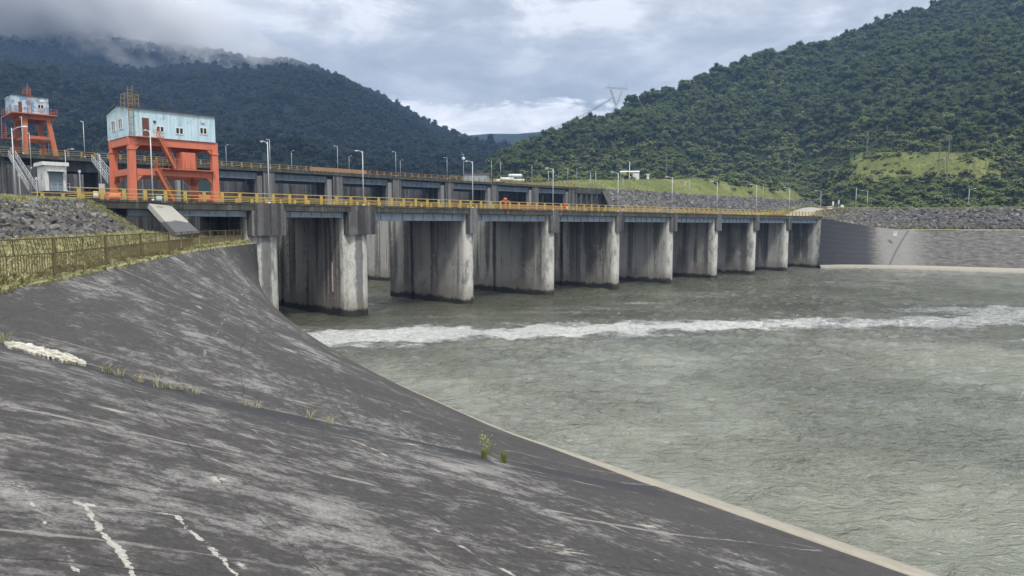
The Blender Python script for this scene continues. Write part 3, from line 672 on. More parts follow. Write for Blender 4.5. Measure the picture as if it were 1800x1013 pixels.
# ------------------------------------------------------------------ right bank
RT = [(85.9,198.6,.3),(92,198.2,.3),(103.3,195.6,.3),(112,191.5,.3),(129,179.6,.3),(165,160,.3),(215,132,.3)]
RC = [(86.3,199.2,14.0),(96,203.5,12.8),(108,208.5,11.4),(122,212.,10.6),(139.5,204.,10.6),(175.6,184.5,10.6),(226,156.5,10.6)]
def build_right_wall():
    root = empty('training_wall', (0, 0, 0), 0, 'stained concrete wall across the water leading away from the far end of the bridge', 'retaining wall')
    nu, nv = 120, 26; C = catmull(RC, nu); T = catmull(RT, nu); hs = np.linspace(1, -.15, nv)
    P = T[:, None]*(1-hs)[None, :, None]+C[:, None]*hs[None, :, None]
    uc = np.concatenate([[0], np.cumsum(np.linalg.norm(np.diff(T, axis=0), axis=1))])
    uv = np.stack([np.repeat(uc[:, None], nv, 1), np.repeat(((1-hs)*20)[None], nu, 0)], -1)
    def f(t, b):
        uv = t.new('ShaderNodeUVMap').outputs[0]; u, v, _ = t.sep(uv)
        n = t.noise(t.vm('MULTIPLY', uv, (.5, 1.0, 1)), 1., 7, .7); big = t.noise(uv, .09, 4, .6)
        c = t.mix(t.step(n, .3, .7), (.048, .045, .042), (.165, .155, .14))
        c = t.mix(t.m('MULTIPLY', t.m('MULTIPLY', t.step(u, 14., 18.), t.step(u, 30., 22.)), .7), c, (.22, .218, .205))
        c = t.mix(t.m('MULTIPLY', t.step(u, 16., 12.), .88), c, (.035, .036, .042))       # much darker stretch by the bridge
        ch = t.m('MULTIPLY', t.step(t.noise(t.vm('MULTIPLY', uv, (.12, .8, 1)), 1.3, 5, .7), .62, .68), t.step(u, 38., 52.))
        c = t.mix(t.m('MULTIPLY', ch, .8), c, (.42, .40, .35))
        ln = t.m('ABSOLUTE', t.m('SUBTRACT', t.m('ADD', u, t.m('MULTIPLY', v, .3)), 24.))
        c = t.mix(t.m('MULTIPLY', t.step(ln, .3, .1), .6), c, (.03, .03, .03))
        c = t.mix(t.m('MULTIPLY', t.step(t.m('ABSOLUTE', t.m('SUBTRACT', t.m('FRACT', t.m('DIVIDE', v, 2.1)), .5)), .47, .5), .3), c, (.26, .26, .25))
        wl = t.m('MULTIPLY', t.step(v, 18.4, 19.2), t.step(t.noise(uv, .35, 4, .6), .42, .55))
        return t.mix(t.m('MULTIPLY', wl, .8), c, (.03, .04, .015))
    grid_mesh('sloped_face', P, mat('far_wall_concrete', f, .85, .2), uv, parent=root)
    TB = []
    for i in range(nu):
        d = T[min(i+1, nu-1)]-T[max(i-1, 0)]; d /= np.linalg.norm(d); nr = np.array([d[1], -d[0], 0])
        if nr[1] > 0: nr = -nr
        w = 1.2+2.6*np.clip((uc[i]-6)/30, 0, 1)
        TB.append([T[i]+nr*w*a+np.array([0, 0, z]) for a, z in ((-.35, .9), (0., .75), (.4, .65), (.85, .45), (1., -.1), (1.02, -2))])
    TB = np.array(TB)
    grid_mesh('toe_beam', TB, M['toe'], None, parent=root)
    # box standing on the crest and pale repair patch below it
    return C
CR = build_right_wall()
def offs(C, d, z, n=9):
    out = []
    for k in np.linspace(0, len(C)-1, n).astype(int):
        a = C[min(k+1, len(C)-1)]-C[max(k-1, 0)]; a /= np.linalg.norm(a); nr = np.array([-a[1], a[0], 0]); nr = nr if nr[1] > 0 else -nr
        p = C[k]+nr*(d(k/(len(C)-1)) if callable(d) else d); out.append((p[0], p[1], z(k/(len(C)-1)) if callable(z) else z))
    return out
zc = lambda s: float(np.interp(s, [0, .06, .2, .3, 1], [14.1, 13.6, 11.8, 10.9, 10.9]))
RR0 = offs(CR, .1, lambda s: zc(s)-.2); RR1 = offs(CR, lambda s: np.interp(s, [0, .3, 1], [1.2, 2.2, 2.2]), lambda s: zc(s)+.05)
RR2 = offs(CR, lambda s: np.interp(s, [0, .12, .3, 1], [3.5, 8, 13, 13]), lambda s: float(np.interp(s, [0, .1, .3, 1], [14.4, 15.4, 16.9, 16.9])))
RR3 = offs(CR, lambda s: np.interp(s, [0, .3, 1], [14, 21, 21]), lambda s: float(np.interp(s, [0, .1, .25, .35, 1], [14.9, 16.6, 17.8, 17.1, 17.0])))
RR4 = offs(CR, lambda s: np.interp(s, [0, .3, 1], [60, 60, 60]), lambda s: float(np.interp(s, [0, .2, .35, 1], [8, 11, 16.6, 16.6])))
RR5 = offs(CR, lambda s: np.interp(s, [0, .3, 1], [260, 190, 130]), lambda s: float(np.interp(s, [0, .2, .4, 1], [8, 9, 18, 18])))
o1, _ = strips('b', [RR0, RR1], M['grassground'], 80, 2, .1); tag(o1, kind='structure'); o1.name = 'ground'
o2, PRR = strips('b', [RR1, RR2], M['rockbed'], 120, 8, .2); tag(o2, kind='structure'); o2.name = 'embankment_slope'
o3, PRD = strips('b', [RR2, RR3], M['road'], 80, 3, .03); tag(o3, kind='structure'); o3.name = 'road'
o4, PRG = strips('b', [RR3, RR4, RR5], M['grassground'], 80, 6, .3); tag(o4, kind='structure'); o4.name = 'ground'
rocks('rubble', PRR, 8500, .5, 1.25, 'broad band of grey rocks between the right bank concrete slope and the road', (.0, 1), (.04, .97), .1)
grass('grass', np.vstack([on_grid(PRR, 500, (0, 1), (0, .08)), on_grid(PRR, 500, (0.05, .3), (.3, 1)), on_grid(PRD, 350, (.1, 1), (0, .1)), on_grid(PRG, 2500, (.0, 1), (0, .2))]), 1.2, 2.6, 'low grass fringing the rock band and road on the far right bank')

# ------------------------------------------------------------------ bridge over the sluice bays (barrage)
N_P = 10                                           # piers 1..9 plus the right abutment
W = {1: 4.0, 2: 4.0}
root = empty('barrage', loc(0, 0), ANG, 'long concrete barrage with stained piers, blue-grey girders and yellow railings over the water', 'dam')
def pier_mb(w, L, slot, z0=-3., z1=13.74, sw=.35):
    pts = []; n = 9
    for k in range(n):                              # rounded nose, x = 0 is the tip
        a = -math.pi/2 + math.pi*k/(n-1); pts.append((-w*.42+w*.42*math.cos(a), -w/2+w/2*math.sin(a)))
    pts += [(-slot, 0), (-slot, -sw), (-slot-.9, -sw), (-slot-.9, 0), (-L, 0)]
    pts += [(-L-.6, -w*.3), (-L-.6, -w*.7), (-L, -w), (-slot-.9, -w), (-slot-.9, -w+sw), (-slot, -w+sw), (-slot, -w)]
    return MB().prism(pts, z0, z1)
thin = pier_mb(2.0, 19.2, 12.6).mesh('pier', M['pier']); thick = pier_mb(4.0, 27, 16.9, sw=.6).mesh('pier', M['pier_thick']); longm = pier_mb(2.0, 62, 12.6).mesh('pier', M['pier'])
capthin = MB().box(-.95, .35, -1.75, .28, 10.85, 13.72).box(-.95, .33, -1.45, .05, 13.72, 14.6).mesh('pier_cap', M['cap'])
capthick = MB().box(-2.6, .4, -3.75, .35, 10.85, 13.72).box(-2.4, .38, -3.4, .15, 13.72, 14.6).mesh('pier_cap', M['cap'])
for k in range(1, 10):
    y = (k-2)*18.49 + (5.7 if k == 1 else 0)
    o = bpy.data.objects.new('pier', thick if k < 3 else longm if k == 4 else thin); col.objects.link(o); o.parent = root; o.location = (0, y, 0)
    c = bpy.data.objects.new('pier_cap', capthick if k < 3 else capthin); col.objects.link(c); c.parent = o
    if k == 1: c.scale = (1, 1.02, 1)
    if k == 2:
        g = MB().box(-3.66, -3.3, -4.03, -4.0, 3.3, 7.2); g.cur = 1
        for q in range(11): g.box(-3.66, -3.42, -4.045, -4.03, 3.35+q*.355, 3.35+q*.355+.15)
        g.build('water_gauge', [M['white'], M['red']], o)
# abutments
b = MB().prism([(.6, 148.2), (.6, 152), (-30, 152), (-30, 147.6), (-14.5, 147.6), (-14.5, 148.2)], -3, 13.74); b.build('abutment', M['pier'], root)
yl0 = -29.5
b = MB().prism([(-1., yl0-9), (-1., yl0), (-30, yl0), (-30, yl0-9)], 5, 13.74); b.build('abutment', M['darkwall'], root)
MB().box(-14, -.9, yl0, -17.2, 9., 10.9).build('sill', M['darkwall'], root)
MB().box(-26, -24, yl0, -15, 9., 13.7).build('bay_wall', M['darkwall'], root)
edges = [yl0] + [((k-2)*18.49+(5.7 if k == 1 else 0)) for k in range(1, 10)] + [148.2+2.0]
for k in range(10):
    y0 = edges[k]; y1 = edges[k+1] - (4.0 if k in (0, 1) else 2.0)
    thinb = k in (0, 1)
    zb, zt = (13.05, 13.62) if thinb else (12.72, 13.62)
    g = MB()
    g.box(-1.15, -.75, y0+.03, y1-.03, zb+.08, zt)          # web
    g.box(-1.25, -.55, y0+.03, y1-.03, zb, zb+.08); g.box(-1.25, -.55, y0+.03, y1-.03, zt, zt+.07)
    nst = 9 if not thinb else 6
    for q in range(nst+1):
        yy = y0+.08+(y1-y0-.16)*q/nst; g.box(-.75, -.58, yy-.04, yy+.04, zb+.08, zt)
    g.build('girder', M['girder'], root)
    for xx in (-3.4, -5.8): MB().box(xx-.2, xx+.2, y0+.03, y1-.03, zb, 13.69).build('girder', M['girder'], root)
    ys0 = y0-(4. if k in (1, 2) else 2.)+.0 if k else yl0-6.5
    ys1 = edges[k+1]-(4. if k in (0, 1) else 2.)
    MB().box(-14.5, .25, ys0+.006, ys1-.006, 13.745, 14.4).build('deck_slab', M['deck'], root)
# mossy kerb
MB().box(0.0, .31, yl0-6, 150.1, 14.4, 14.62).build('kerb', M['deck'], root); MB().box(-14.5, -14.2, yl0-6, 150.1, 14.4, 14.6).build('kerb', M['deck'], root)
def railing(x, y0, y1, z, m, parent, name='railing', dpost=2.0, h=1.1, wide=True):
    g = MB(); n = max(1, round((y1-y0)/dpost))
    for q in range(n):
        yy = y0+(y1-y0)*(q+.5)/n
        if wide: g.box(x-.09, x+.09, yy-.16, yy-.06, z, z+h); g.box(x-.09, x+.09, yy+.06, yy+.16, z, z+h); g.box(x-.05, x+.05, yy-.06, yy+.06, z+.15, z+h-.1)
        else: g.box(x-.06, x+.06, yy-.06, yy+.06, z, z+h)
    for zz in (z+.28, z+.62, z+h-.04): g.box(x+.03, x+.09, y0, y1, zz, zz+.075)
    return g.build(name, m, parent)
for k in range(10):
    y0 = edges[k] if k else yl0-5.5; y1 = edges[k+1]
    railing(.12, y0, y1-.05, 14.62, M['yellow'], root); railing(-14.35, y0, y1-.05, 14.6, M['yellow'], root)
# sloping wing slab beside the left end
def quadslab(a, b, c, d, th, m, name, parent=None):
    a, b, c, d = [Vector(p) for p in (a, b, c, d)]; n = (b-a).cross(d-a).normalized(); n = n if n.z > 0 else -n
    vs = [a, b, c, d]+[p-n*th for p in (a, b, c, d)]
    mb = MB().add(vs, [(0,1,2,3),(7,6,5,4),(0,4,5,1),(1,5,6,2),(2,6,7,3),(3,7,4,0)]); mb.mesh
    o = mb.build(name, m, parent); return o
def _wing(t, b):
    p = pos(t); x, y, z = t.sep(p)
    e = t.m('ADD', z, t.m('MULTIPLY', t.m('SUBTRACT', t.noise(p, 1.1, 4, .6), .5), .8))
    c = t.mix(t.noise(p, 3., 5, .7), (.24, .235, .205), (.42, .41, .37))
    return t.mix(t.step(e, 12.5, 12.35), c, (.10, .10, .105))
M['wing'] = mat('wing_concrete', _wing, .85)
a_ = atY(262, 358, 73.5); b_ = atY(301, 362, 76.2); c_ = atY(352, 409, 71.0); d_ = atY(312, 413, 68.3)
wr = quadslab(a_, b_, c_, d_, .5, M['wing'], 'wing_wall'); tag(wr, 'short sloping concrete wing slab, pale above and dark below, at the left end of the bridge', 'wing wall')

# ------------------------------------------------------------------ main dam behind
OF = -80.2                                        # offset upstream of the bridge line
far = empty('main_dam', loc(OF, 0), ANG, 'high weathered spillway dam with bays and a rusty railed deck behind the bridge', 'dam')
ZF = 25.3
def fary(px): p = online(px, C0+OF); return float((p-O)@UX)
y603 = fary(603); pit = 18.43
farp = [y603 + k*pit for k in range(-2, 6)]
fp = MB().prism([(.3, -2.9), (.3, 0), (-1.2, 0), (-1.2, .35), (-2.4, .35), (-2.4, 0), (-30, 0), (-30, -2.9), (-2.4, -2.9), (-2.4, -3.2), (-1.2, -3.2), (-1.2, -2.9)], -3, 24.6).mesh('pier', M['fardam'])
fst = MB().box(-1.3, .1, -4.4, -3.25, -3, 23.6).mesh('gate_guide', M['midcon'])
for y in farp:
    o = bpy.data.objects.new('pier', fp); col.objects.link(o); o.parent = far; o.location = (0, y, 0)
    c = bpy.data.objects.new('gate_guide', fst); col.objects.link(c); c.parent = o
gm = MB(); gm.prism([(-4, 0), (-4, 14.2), (-5, 14.2), (-5, 0)], -3, 18.8)
for q in range(6): gm.box(-3.98, -3.7, q*2.6+.5, q*2.6+.7, -3, 18.4)
for q in range(4): gm.box(-3.98, -3.6, 0.2, 14, 2+q*4.6, 2.4+q*4.6)
M['gate'] = concrete('dark_gate_steel', (.018, .018, .02), (.035, .035, .04), .5)
gme = gm.mesh('spillway_gate', M['gate'])
for k, y in enumerate(farp[:-1]):
    o = bpy.data.objects.new('spillway_gate', gme); col.objects.link(o); o.parent = far; o.location = (0, y+.3, 0)
    g = MB(); y1 = y+pit-3.2
    g.box(-.9, -.6, y+.4, y1-.9, 22.95, 24.3); g.box(-1.1, -.4, y+.4, y1-.9, 22.85, 22.95)
    for q in range(9): yy = y+.6+(y1-y-1.6)*q/8; g.box(-.6, -.45, yy-.06, yy+.06, 22.95, 24.3)
    g.build('girder', M['girder_far'], far)
    MB().box(-9, -8.6, y+.4, y1, 22.6, 23.9).build('girder', M['girder_far'], far)
ylf = farp[0]-2.9; yrf = farp[-1]
MB().box(-9.5, .5, ylf-70, yrf+.2, 24.62, ZF).build('deck_slab', M['deck'], far)
for k in range(-3, 7):
    y0 = y603+(k-1)*pit; y1 = min(y0+pit, yrf+.1) if k > -3 else y0+pit
    if y1 <= y0: continue
    railing(.35, y0, y1-.05, ZF, M['yellow_dull'] if k < 1 or k > 5 else M['rust_orange'] if k < 3 else M['yellow_dull'], far, dpost=2.4, wide=True)
    railing(-9.2, y0, y1-.05, ZF, M['yellow_dull'], far, dpost=2.4, wide=False)
for k in (-6, -5, -4):
    y0 = y603+(k-1)*pit; railing(.35, y0, y0+pit-.05, ZF, M['yellow_dull'], far, dpost=2.4)
# orange netting tied along the deck railing
MB().box(.46, .5, fary(545), fary(644), ZF+.15, ZF+1.05).build('orange_netting', mat('orange_net', _paint((.34, .19, .10), (.22, .14, .09), .6, 1.), .8), far, None, None)
# left abutment block with recess
ab = MB(); ya = farp[0]-2.9
ab.box(-10, -.5, ya-16, ya, 5, 24.6); ab.box(-10, -.5, ya-27, ya-21.5, 5, 24.6); ab.box(-10, -4.5, ya-21.5, ya-16, 5, 24.6); ab.box(-4.5, -.7, ya-21.5, ya-16, 22.6, 24.6)
ab.build('abutment_wall', M['darkwall'], far)
ab = MB(); ab.box(-10, 1.4, ya-31.5, ya-27, 5, 23.2); ab.box(-10, -.5, ya-80, ya-31.5, 5, 24.6); ab.build('abutment_wall', M['fardam'], far)
MB().box(-4.4, .8, ya-21.6, ya-19.0, 18.3, 22.).build('machine_room', M['fardam'], far)
# buttressed wall to the right of the last bay
yb0, yb1 = yrf, fary(1066)
MB().box(-6, -2.5, yb0+.1, yb1, -3, ZF-.6).build('retaining_wall', M['fardam'], far)
bt = MB().prism([(-2.5, 0), (.2, 0), (.2, .9), (-2.5, .9)], -3, 23.2).mesh('buttress', M['fardam'])
nb = 7
for q in range(nb):
    o = bpy.data.objects.new('buttress', bt); col.objects.link(o); o.parent = far; o.location = (0, yb0+.6+(yb1-yb0-1.4)*q/(nb-1), 0)
MB().box(-6, .4, yb0+.25, yb1, 23.25, ZF+.02).build('coping', M['deck'], far)

# rock-faced embankment running on from the dam, with its crest road
def el(x, y, z): return loc(x, y, z)
yE = [yb1-2, yb1+12, yb1+60, yb1+120, yb1+190, yb1+290]
E1_ = [el(OF-1, y, 25.2) for y in yE]; E0_ = [el(OF+30, y-(30 if i == 0 else 0), 11.) for i, y in enumerate(yE)]
o5, PE = strips('b', [E0_, E1_], M['rockbed'], 160, 10, .2); tag(o5, kind='structure'); o5.name = 'embankment_slope'
E2_ = [el(OF-10, y, 25.25) for y in yE]
o6, PE2 = strips('b', [E1_, E2_], M['road'], 60, 3, .02); tag(o6, kind='structure'); o6.name = 'road'
rocks('rubble', PE, 9500, .6, 1.3, 'long slope of grey rocks behind the bridge and below the grassy mound', (.03, .97), (.3, .99), .1)
EF = [el(OF+40, y, 8) for y in yE]
o7, _ = strips('b', [[el(OF+75, y, 6) for y in yE], E0_], M['grassground'], 60, 3, .1); tag(o7, kind='structure'); o7.name = 'ground'
# grassy mound beyond the crest
PXM = [830, 900, 960, 1000, 1060, 1100, 1150, 1200, 1250, 1290, 1340, 1400, 1460, 1540]
YM = [330, 326, 323, 321, 319, 318, 318, 318, 317, 319, 322, 333, 350, 362]
def mound():
    pxs = np.linspace(840, 1540, 120); rows = []
    for px in pxs:
        ym = np.interp(px, PXM, YM); a = (px-900)/1252
        Zc = (C0+OF-10)/(a*DX[0]+DX[1]); Zc = min(Zc, 470)
        top = np.array([a*(Zc+45), Zc+45]); zt = EYE+(397-ym)*(Zc+45)/1250
        p0 = np.array([a*(Zc+1), Zc+1]); r = []
        for s in np.linspace(0, 1, 14): r.append((*(p0+(top-p0)*s), 25.1+(zt-25.1)*math.sin(s*math.pi/2)**1.2))
        for s in np.linspace(.1, 1, 6): q = a*(Zc+45+150*s), Zc+45+150*s; r.append((*q, zt+1.5*s))
        rows.append(r)
    P = np.array(rows); P[..., 2] += fbm(P[..., 0]*.06, P[..., 1]*.06, 4)*.9*np.clip(np.arange(20)/5, 0, 1)[None]
    o = grid_mesh('grass_mound', P, M['meadow']); tag(o, kind='structure'); o.name = 'hill'; return P
PM = mound()
# ------------------------------------------------------------------ hills and forest
def hill(name, rows, nt, m, rough, back, prof, freq=.008, nx=150):
    rows = np.array(rows, float); px = np.linspace(rows[0, 0], rows[-1, 0], nx)
    Z0, z0, Z1, ry = [np.interp(px, rows[:, 0], rows[:, k]) for k in range(1, 5)]
    if name == 'hill': ry = ry+np.interp(px, [880, 960, 1300, 1700], [30, 18, 12, 7])
    a = (px-900)/1252.; z1 = EYE+(397-ry)*Z1/1250
    P = np.zeros((nx, nt+8, 3))
    for j in range(nt+8):
        if j < nt: s = j/(nt-1); Z = Z0+(Z1-Z0)*s; z = z0+(z1-z0)*prof(s)
        else: s2 = (j-nt+1)/8; Z = Z1+back*s2; z = z1-(z1-z0)*.55*s2**1.4
        P[:, j, 0] = a*Z; P[:, j, 1] = Z; P[:, j, 2] = z
    env = np.clip(np.minimum(np.arange(nt+8)/6, 1), 0, 1)[None]*np.where(np.arange(nt+8) < nt, np.clip((nt-1-np.arange(nt+8))/7, .12, 1), .3)[None]
    P[..., 2] += fbm(P[..., 0]*freq+3, P[..., 1]*freq+9, 5)*rough*env
    o = grid_mesh(name, P, m); tag(o, kind='structure'); return P
RHY = 22
RH = [(780,430,24,470,318),(830,425,24,490,310),(860,420,25,500,292),(885,415,25,510,276),(905,410,26,520,266),(935,410,26,540,250),(960,410,26,560,250),(1000,420,28,580,232),(1050,430,29,600,219),(1078,440,29,610,213),(1088,440,29,615,200),(1130,450,30,630,176),(1200,470,30,640,154),(1250,470,30,650,134),(1300,460,28,660,120),(1350,440,26,670,105),(1400,420,24,680,100),(1450,380,22,690,88),(1500,310,18,700,66),(1540,290,17,700,52),(1600,277,17,700,36),(1650,272,17,700,20),(1700,268,17,700,8),(1800,262,17,700,-14),(1950,255,17,680,-35),(2200,240,17,640,-60),(2600,220,17,560,-80)]
PH = hill('hill', RH, 60, M['hill'], 26, 260, lambda s: s**1.12, .011, 190)
LM = [(-900,260,20,1250,-60),(-300,330,20,1350,20),(0,380,20,1400,56),(100,390,20,1400,72),(200,400,20,1380,86),(300,410,20,1350,98),(400,420,20,1320,106),(450,430,20,1300,115),(520,430,20,1280,122),(560,440,20,1260,135),(620,450,20,1220,160),(700,470,20,1160,196),(760,480,20,1120,228),(820,480,22,1060,256),(850,480,22,1020,266),(880,480,22,980,284),(920,480,22,940,305),(980,480,22,900,330)]
PL = hill('mountain', LM, 60, M['mount'], 60, 700, lambda s: s**1.0, .0045, 170)
FM = [(600,1500,30,1950,262),(760,1500,30,2000,248),(815,1500,30,2050,242),(860,1500,30,2050,238),(905,1500,30,2050,239),(945,1500,30,2050,236),(1000,1500,30,2000,230),(1150,1500,30,1950,225)]
PF = hill('mountain', FM, 24, M['mount'], 60, 300, lambda s: s, .003, 60)

def crown_mesh(seed, leafmat, rx=3.6, rz=3.0, lobes=9, q=46, zc=7.0, flat=1., leaf=.62):
    r = np.random.default_rng(seed); b = MB(); cs = []
    for k in range(lobes):
        a = r.uniform(0, 6.28); d = rx*math.sqrt(r.random())*.78; zz = r.uniform(-.55, .6)*rz*flat
        sc_ = 1-.35*abs(zz)/rz
        lr_ = rx*r.uniform(.28, .5); cs.append((d*math.cos(a)*sc_, d*math.sin(a)*sc_, zc+zz+(.35 if d < rx*.3 else 0)*rz, lr_, lr_*r.uniform(.72, .95)*(.5+.5*flat)))
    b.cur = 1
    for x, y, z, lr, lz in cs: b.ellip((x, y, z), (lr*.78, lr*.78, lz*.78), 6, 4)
    b.cur = 0
    for x, y, z, lr, lz in cs:
        for _ in range(q):
            d = r.normal(size=3); d[2] = abs(d[2])*1.0 if r.random() < .72 else d[2]; d /= np.linalg.norm(d)
            p = np.array([x, y, z])+d*np.array([lr, lr, lz])*r.uniform(.82, 1.12)
            n = d+r.normal(0, .5, 3); n /= np.linalg.norm(n); u = np.cross(n, r.normal(size=3)); u /= np.linalg.norm(u); v = np.cross(n, u)
            s1 = leaf*r.uniform(.55, 1.15); s2 = s1*r.uniform(.5, .8)
            b.add([p-u*s1*.5, p+v*s2*.5-n*.08, p+u*s1*.5, p-v*s2*.5-n*.08], [(0,1,2,3)])
    return b, [leafmat, M['core']]
def trunk_mb(seed, h=7.2, r0=.22, cs=5, reach=2.2):
    r = np.random.default_rng(seed); b = MB(); lean = r.normal(0, .3, 2)
    pts = [(lean[0]*t*t, lean[1]*t*t, h*t-.8*(t == 0)) for t in (0, .3, .6, .85, 1)]
    b.tube(pts, r0, 6, r0*.45)
    for k in range(cs):
        a = r.uniform(0, 6.28); t0 = r.uniform(.55, .9); st = np.array([lean[0]*t0*t0, lean[1]*t0*t0, h*t0]); l = reach*r.uniform(.6, 1.1)
        en = st+np.array([math.cos(a)*l, math.sin(a)*l, r.uniform(.6, 1.7)]); b.tube([st, (st+en)/2+np.array([0, 0, -.12]), en], r0*.45, 5, r0*.18)
    return b
CROWNS = {}; TR = []
specs = [('leaf', 3.7, 2.7, 10, 44, 1.0, 7), ('leaf', 3.1, 3.4, 10, 44, 1.0, 7.4), ('leaf', 4.4, 2.1, 11, 44, .75, 7.6), ('leaf', 3.3, 2.5, 8, 44, 1., 6.6),
         ('leaf_low', 3.5, 2.5, 10, 44, 1.0, 5.2), ('leaf_low', 2.7, 2.9, 8, 42, 1.0, 5.6), ('leaf_low', 4.2, 1.8, 10, 44, .8, 6.2)]
for k, (lm, rx, rz, lb, qn, fl, zc_) in enumerate(specs):
    b, ms = crown_mesh(100+k, M[lm], rx, rz, lb, qn, zc_, fl); tb = trunk_mb(200+k, zc_-.4)
    crown = b.mesh('crown', ms); trunk = tb.mesh('trunk', M['bark'])
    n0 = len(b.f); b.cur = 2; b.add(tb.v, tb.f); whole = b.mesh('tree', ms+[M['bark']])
    TR.append((crown, trunk, whole))
mt = []
for k in range(5):
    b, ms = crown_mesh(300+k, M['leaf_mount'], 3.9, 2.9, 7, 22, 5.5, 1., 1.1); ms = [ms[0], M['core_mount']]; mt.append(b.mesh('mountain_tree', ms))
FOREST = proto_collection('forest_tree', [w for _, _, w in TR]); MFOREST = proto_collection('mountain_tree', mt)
def project(p):
    x, y, z = p[:, 0], p[:, 1], p[:, 2]-EYE
    fw = y*math.cos(TH)-z*math.sin(TH); up = y*math.sin(TH)+z*math.cos(TH)
    return CX+F*x/fw, CY-F*up/fw, fw
def hillpts(P, n, u=(0, 1), v=(0, 1)):
    A = np.linalg.norm(np.cross(P[1:, :-1]-P[:-1, :-1], P[:-1, 1:]-P[:-1, :-1]), axis=2)
    nu, nv = A.shape; mask = np.zeros_like(A); mask[int(u[0]*nu):int(u[1]*nu)+1, int(v[0]*nv):int(v[1]*nv)+1] = 1; A = A*mask
    c = rng.choice(A.size, n, p=(A/A.sum()).ravel()); i, j = np.unravel_index(c, A.shape); f = rng.random((n, 2))
    return (P[i, j]*(1-f[:, :1])+P[i+1, j]*f[:, :1])*(1-f[:, 1:])+(P[i, j+1]*(1-f[:, :1])+P[i+1, j+1]*f[:, :1])*f[:, 1:]
pts = hillpts(PH[:175], 34000, v=(0, .96))
px, py, fw = project(pts)
e1 = ((px-1592)/84)**2+((py-293)/12)**2; e1 = e1*(1+.9*fbm(pts[:, 0]*.03, pts[:, 1]*.03, 3)); clear = ((e1 < 1) | (((px-1700)/40)**2+((py-302)/9)**2 < 1)) & (pts[:, 1] < 560)
# thin by distance so that crowns do not pile up
keep = ~clear & (rng.random(len(pts)) < np.where(px > 2300, .4, 1))
pts = pts[keep]; px = px[keep]; py = py[keep]; fw = fw[keep]
low = (py+rng.normal(0, 22, len(py)) > np.interp(px, [880, 1000, 1100, 1300, 1500, 1800], [320, 272, 250, 245, 232, 240])) 
rim = (e1[keep] < 4)
idx = np.where(low | rim, rng.integers(4, 7, len(pts)), rng.integers(0, 4, len(pts)))
swap = rng.random(len(pts)) < .15; idx[swap] = rng.integers(0, 7, swap.sum())
s = .6+.85*rng.random(len(pts))**1.2; s *= np.where(rng.random(len(pts)) < .04, 1.2, 1); s *= np.where(low, .72, 1.0); s = np.where(rim, s*.6, s)
s *= np.interp(pts[:, 1], [250, 450, 700], [.72, .95, 1.05])
inview = (px > -5) & (px < 1805) & (py > -30) & (py < 372)
# the road bank hides tree feet, so what shows is decided by crown height
order = np.where(inview)[0]; order = order[np.argsort(-(s[order]/fw[order]))][:290]
TREE_LABEL = {0: 'dense dark green broadleaf tree among its like on the hillside forest', 1: 'tall rounded dark green tree among its like on the hillside forest',
    2: 'wide flat-crowned dark green tree among its like on the hillside forest', 3: 'small dark green tree among its like on the hillside forest',
    4: 'bushy olive green tree among its like low on the right slope', 5: 'narrow olive green tree among its like low on the right slope', 6: 'spreading olive green tree among its like low on the right slope'}
def place_tree(i, p, sc_, label=None, group='trees of the hillside forest'):
    e = empty('forest_tree', p, rng.uniform(0, 6.28), label or TREE_LABEL[i], 'tree', group); e.scale = (sc_, sc_, sc_*rng.uniform(.85, 1.15))
    for nm, me in (('crown', TR[i][0]), ('trunk', TR[i][1])):
        o = bpy.data.objects.new(nm, me); col.objects.link(o); o.parent = e
    return e
for i in order: place_tree(int(idx[i]), pts[i]-np.array([0, 0, .3]), float(s[i]))
rest = np.ones(len(pts), bool); rest[order] = False
def stuff_trees(name, coll, p, s, idx, label, cat='forest'):
    n = len(p); sc3 = np.stack([s, s, s*rng.uniform(.85, 1.2, n)], -1)
    return scatter(name, coll, p-np.array([0, 0, 1.6]), sc3, np.stack([rng.normal(0, .06, n), rng.normal(0, .06, n), rng.uniform(0, 6.28, n)], -1), idx, label, cat)
stuff_trees('forest', FOREST, pts[rest], s[rest], idx[rest], 'dense green forest covering the hill on the right up to its ridge')
ml = hillpts(PL, 30000, v=(.04, .93)); sl = rng.uniform(1.0, 1.8, len(ml)); sl *= np.where(rng.random(len(ml)) < .04, 1.4, 1)
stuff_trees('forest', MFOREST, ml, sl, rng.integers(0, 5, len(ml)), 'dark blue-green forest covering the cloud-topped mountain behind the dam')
# grass clearing: a sheet of grass following the slope
def clearing():
    n1, n2 = 46, 26; out = np.zeros((n1, n2, 3))
    pxs = np.linspace(PHX[0], PHX[-1], PH.shape[0]); jj = np.arange(60)
    for a_, pxv in enumerate(np.linspace(1488, 1752, n1)):
        i = np.interp(pxv, pxs, np.arange(PH.shape[0])); i0 = int(i); f = i-i0; colp = PH[i0]*(1-f)+PH[i0+1]*f
        _, yy, _ = project(colp[:56]); yt = np.linspace(322, 270, n2)
        for b_, y in enumerate(yt):
            k = np.interp(-y, -yy, np.arange(56)); k0 = min(int(k), 54); g = k-k0; out[a_, b_] = colp[k0]*(1-g)+colp[k0+1]*g
    out[..., 2] += .7
    o = grid_mesh('meadow', out, M['meadow']); tag(o, kind='structure'); return out
PHX = np.linspace(RH[0][0], RH[-1][0], PH.shape[0])
PC = clearing()
cb = on_grid(PC, 110); stuff_trees('undergrowth', FOREST, cb-np.array([0, 0, 1.2]), rng.uniform(.15, .45, 110), rng.integers(4, 7, 110), 'small bushes dotted over the grassy clearing', 'undergrowth')
cl = on_grid(PC, 1500)
